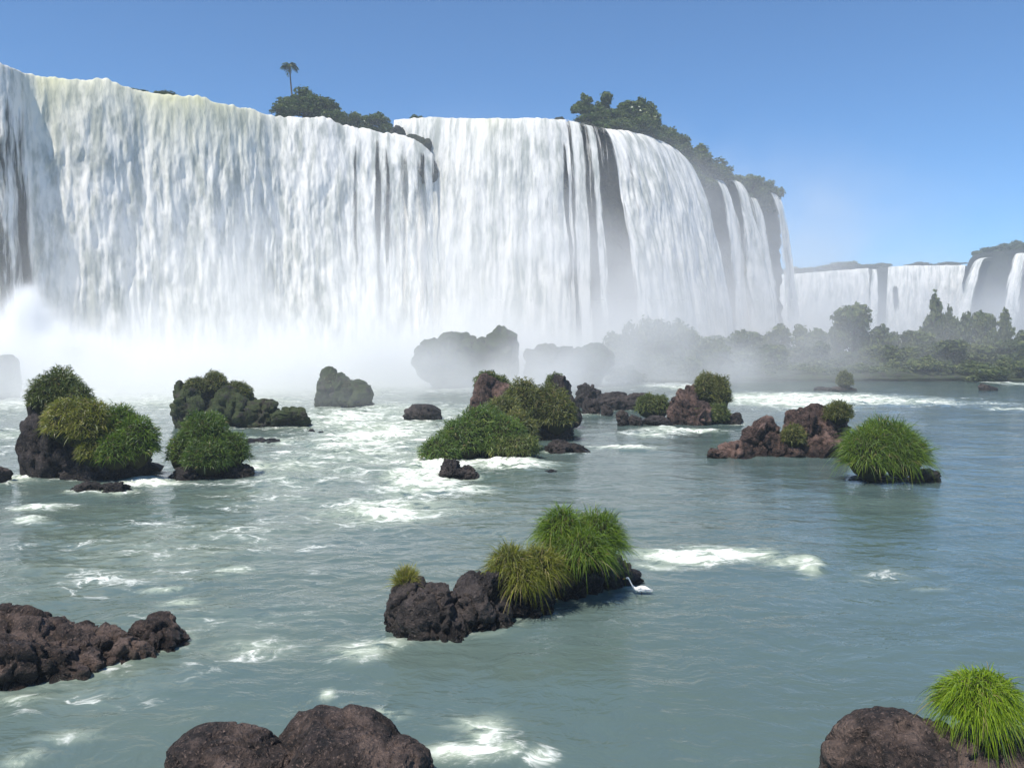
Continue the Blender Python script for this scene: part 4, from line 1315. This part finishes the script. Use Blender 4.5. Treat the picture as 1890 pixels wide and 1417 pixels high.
    for px, top, bot, w, D, lab in ((1152, 584, 690, 70, 116, 'nearest to the rounded hazy rock'), (1188, 572, 680, 76, 117, 'left of its summit'), (1222, 563, 670, 70, 118, 'on its very summit'), (1256, 576, 680, 76, 117, 'right of its summit'),
                               (1290, 600, 690, 76, 117, 'lower on its sloping end'), (1322, 616, 695, 70, 118, 'where it meets the island thicket')):
        tree('hazy tree on the wooded knoll, ' + lab, px, top, bot, w, D, 'bush', int(px) % 3 + 1, mat='tree_far')
    for px, top, lab in ((1140, 636, 'under its steep near end'), (1180, 628, 'below its summit'), (1225, 634, 'in the middle of its flank'), (1270, 640, 'towards the island'), (1205, 655, 'close above the flat ledge')):
        tree('hazy bush clothing the wooded knoll, ' + lab, px, top, 706, 84, 111, 'bush', int(px) % 3 + 1, mat='tree_far', name='bush', cat='bush')
    # ---- plants along the cliff top
    C = lambda label, px, top, bot, w, D, kind, var=0, **k: tree(label, px, top, bot, w * 1.35, D, kind, var, mat='tree', **k)
    palm('slender lone palm sticking up above the bushes on the waterfall crest', 539, 113, 178, 147)
    C('biggest round bush on the waterfall crest, under the lone palm', 561, 160, 220, 78, 147, 'bush', 1)
    C('low distant bush peeping over the yellowish crest of the left curtain', 258, 164, 180, 34, 133, 'bush', 2)
    C('flat distant bush peeping over the crest, further towards the palm', 306, 168, 184, 44, 134, 'bush', 3)
    C('low bush left of the biggest crest bush', 524, 188, 219, 36, 146, 'bush', 2)
    C('spreading shrub right of the biggest crest bush', 600, 172, 226, 52, 147, 'bush', 3)
    C('small dark shrub trailing down the crest', 627, 200, 238, 38, 147, 'bush', 1)
    C('dark shrub at the near end of the crest ledge, amid trickling water', 662, 196, 243, 40, 147.5, 'bush', 2)
    C('dark shrub over the rocky step of the crest ledge', 698, 204, 248, 46, 148.5, 'bush', 3)
    C('tiny lone shrub on the crest of the middle waterfall', 768, 209, 228, 18, 151.5, 'bush', 1)
    C('pale branching tree at the near end of the wood above the bulging waterfall', 1083, 176, 244, 44, 158, 'open', 1)
    C('dark round-headed tree, tallest of the wood above the bulging waterfall', 1119, 172, 246, 58, 160, 'round', 2)
    C('broad tree in the middle of the wood above the bulging waterfall', 1156, 184, 252, 62, 162, 'round', 3)
    C('bushy-topped tree at the far end of the wood above the bulging waterfall', 1192, 182, 262, 56, 166, 'round', 4)
    C('low tree dropping away behind the wood above the bulging waterfall', 1216, 212, 285, 50, 172, 'bush', 2)
    C('tree with a pointed top, first on the slope past the bulging waterfall', 1256, 244, 308, 48, 182, 'round', 1)
    C('scrubby tree on the slope behind the bulging waterfall edge', 1236, 258, 306, 50, 180, 'bush', 3)
    C('broad scrubby tree midway down the slope past the bulging waterfall', 1288, 264, 326, 62, 187, 'round', 2)
    C('last taller tree of the slope before the veils', 1318, 288, 338, 52, 191, 'bush', 1)
    g = 'scrub fringing the end cliff'
    for px, top, bot, w, D, lab in ((1345, 310, 346, 40, 195, 'above the first veil'), (1366, 314, 352, 42, 198, 'above the fanning veil'), (1388, 316, 362, 44, 200, 'above the thin grey veil'),
                               (1408, 320, 378, 42, 202.5, 'between the last two veils'), (1426, 328, 392, 38, 205, 'on the very corner'), (1397, 345, 392, 38, 201, 'hanging lowest beside the thin grey veil'),
                               (1372, 340, 372, 28, 197.5, 'clinging between two veils'), (1268, 296, 340, 46, 182, 'beside the bulging waterfall'), (1296, 316, 352, 42, 186, 'before the first veil')):
        C('scrub bush fringing the end cliff, ' + lab, px, top, bot, w, D, 'bush', int(px) % 3 + 1, group=g)
    for px, top, bot, w, D, lab in ((1100, 205, 246, 60, 157, 'nearest the dark wet rock'), (1140, 208, 250, 64, 159, 'under the broad middle tree'), (1176, 212, 258, 60, 162.5, 'under the bushy-topped tree'), (1204, 226, 272, 56, 168, 'where the wood drops away'), (1228, 240, 296, 54, 174, 'at its lower end')):
        C('undergrowth bush filling the wood above the bulging waterfall, ' + lab, px, top, bot, w, D, 'bush', int(px) % 3 + 1, name='bush', cat='bush')
    g = 'far trees above the distant falls'
    for i, (px, top, bot, w, D) in enumerate(((1462, 492, 508, 40, 450), (1495, 490, 506, 44, 450), (1530, 486, 504, 44, 446), (1562, 479, 502, 50, 442), (1590, 485, 500, 40, 440), (1628, 484, 498, 36, 436), (1700, 483, 492, 40, 428), (1752, 482, 492, 40, 424))):
        tree('hazy tree on the far skyline above the distant falls, %s from the main cliff' % ORD[i], px, top, bot, w * 1.5, D, 'bush', i % 3 + 1, group=g, mat='tree_far')
    g = 'far trees on the hazy bluff'
    for i, (px, top, bot, w, D) in enumerate(((1812, 456, 476, 30, 366), (1832, 450, 472, 36, 360), (1856, 446, 470, 38, 354), (1882, 440, 468, 42, 348), (1908, 438, 466, 42, 342))):
        tree('hazy tree along the top of the far bluff, %s towards the right picture edge' % ORD[i], px, top, bot, w * 1.2, D, 'bush', i % 3 + 1, group=g, mat='tree_far')
    # dark stones sticking out of the crest
    for lab, a in (('black stone splitting the crest between the left curtain and the middle waterfall', [L(716, 748, 232, 262, 147.6, 1.6)]),
                   ('stepped dark rock where the left curtain ends, showing through the water', [L(742, 800, 250, 300, 147.5, 2.2), L(770, 806, 282, 330, 147, 1.8)]),
                   ('dark stone at the brink above the thin threads of water', [L(1018, 1046, 217, 240, 151.6, 1.2)]),
                   ('dark stone on the brink beside the bulging waterfall', [L(1058, 1104, 226, 246, 153.5, 1.5)])):
        rock(lab, a, 'cliff', len(lab), 0.2, 9, 4)

build_ground()
build_cliff()
build_falls()
build_far()
if 'build_plants' in globals():
    build_plants()
build_water()
build_air()
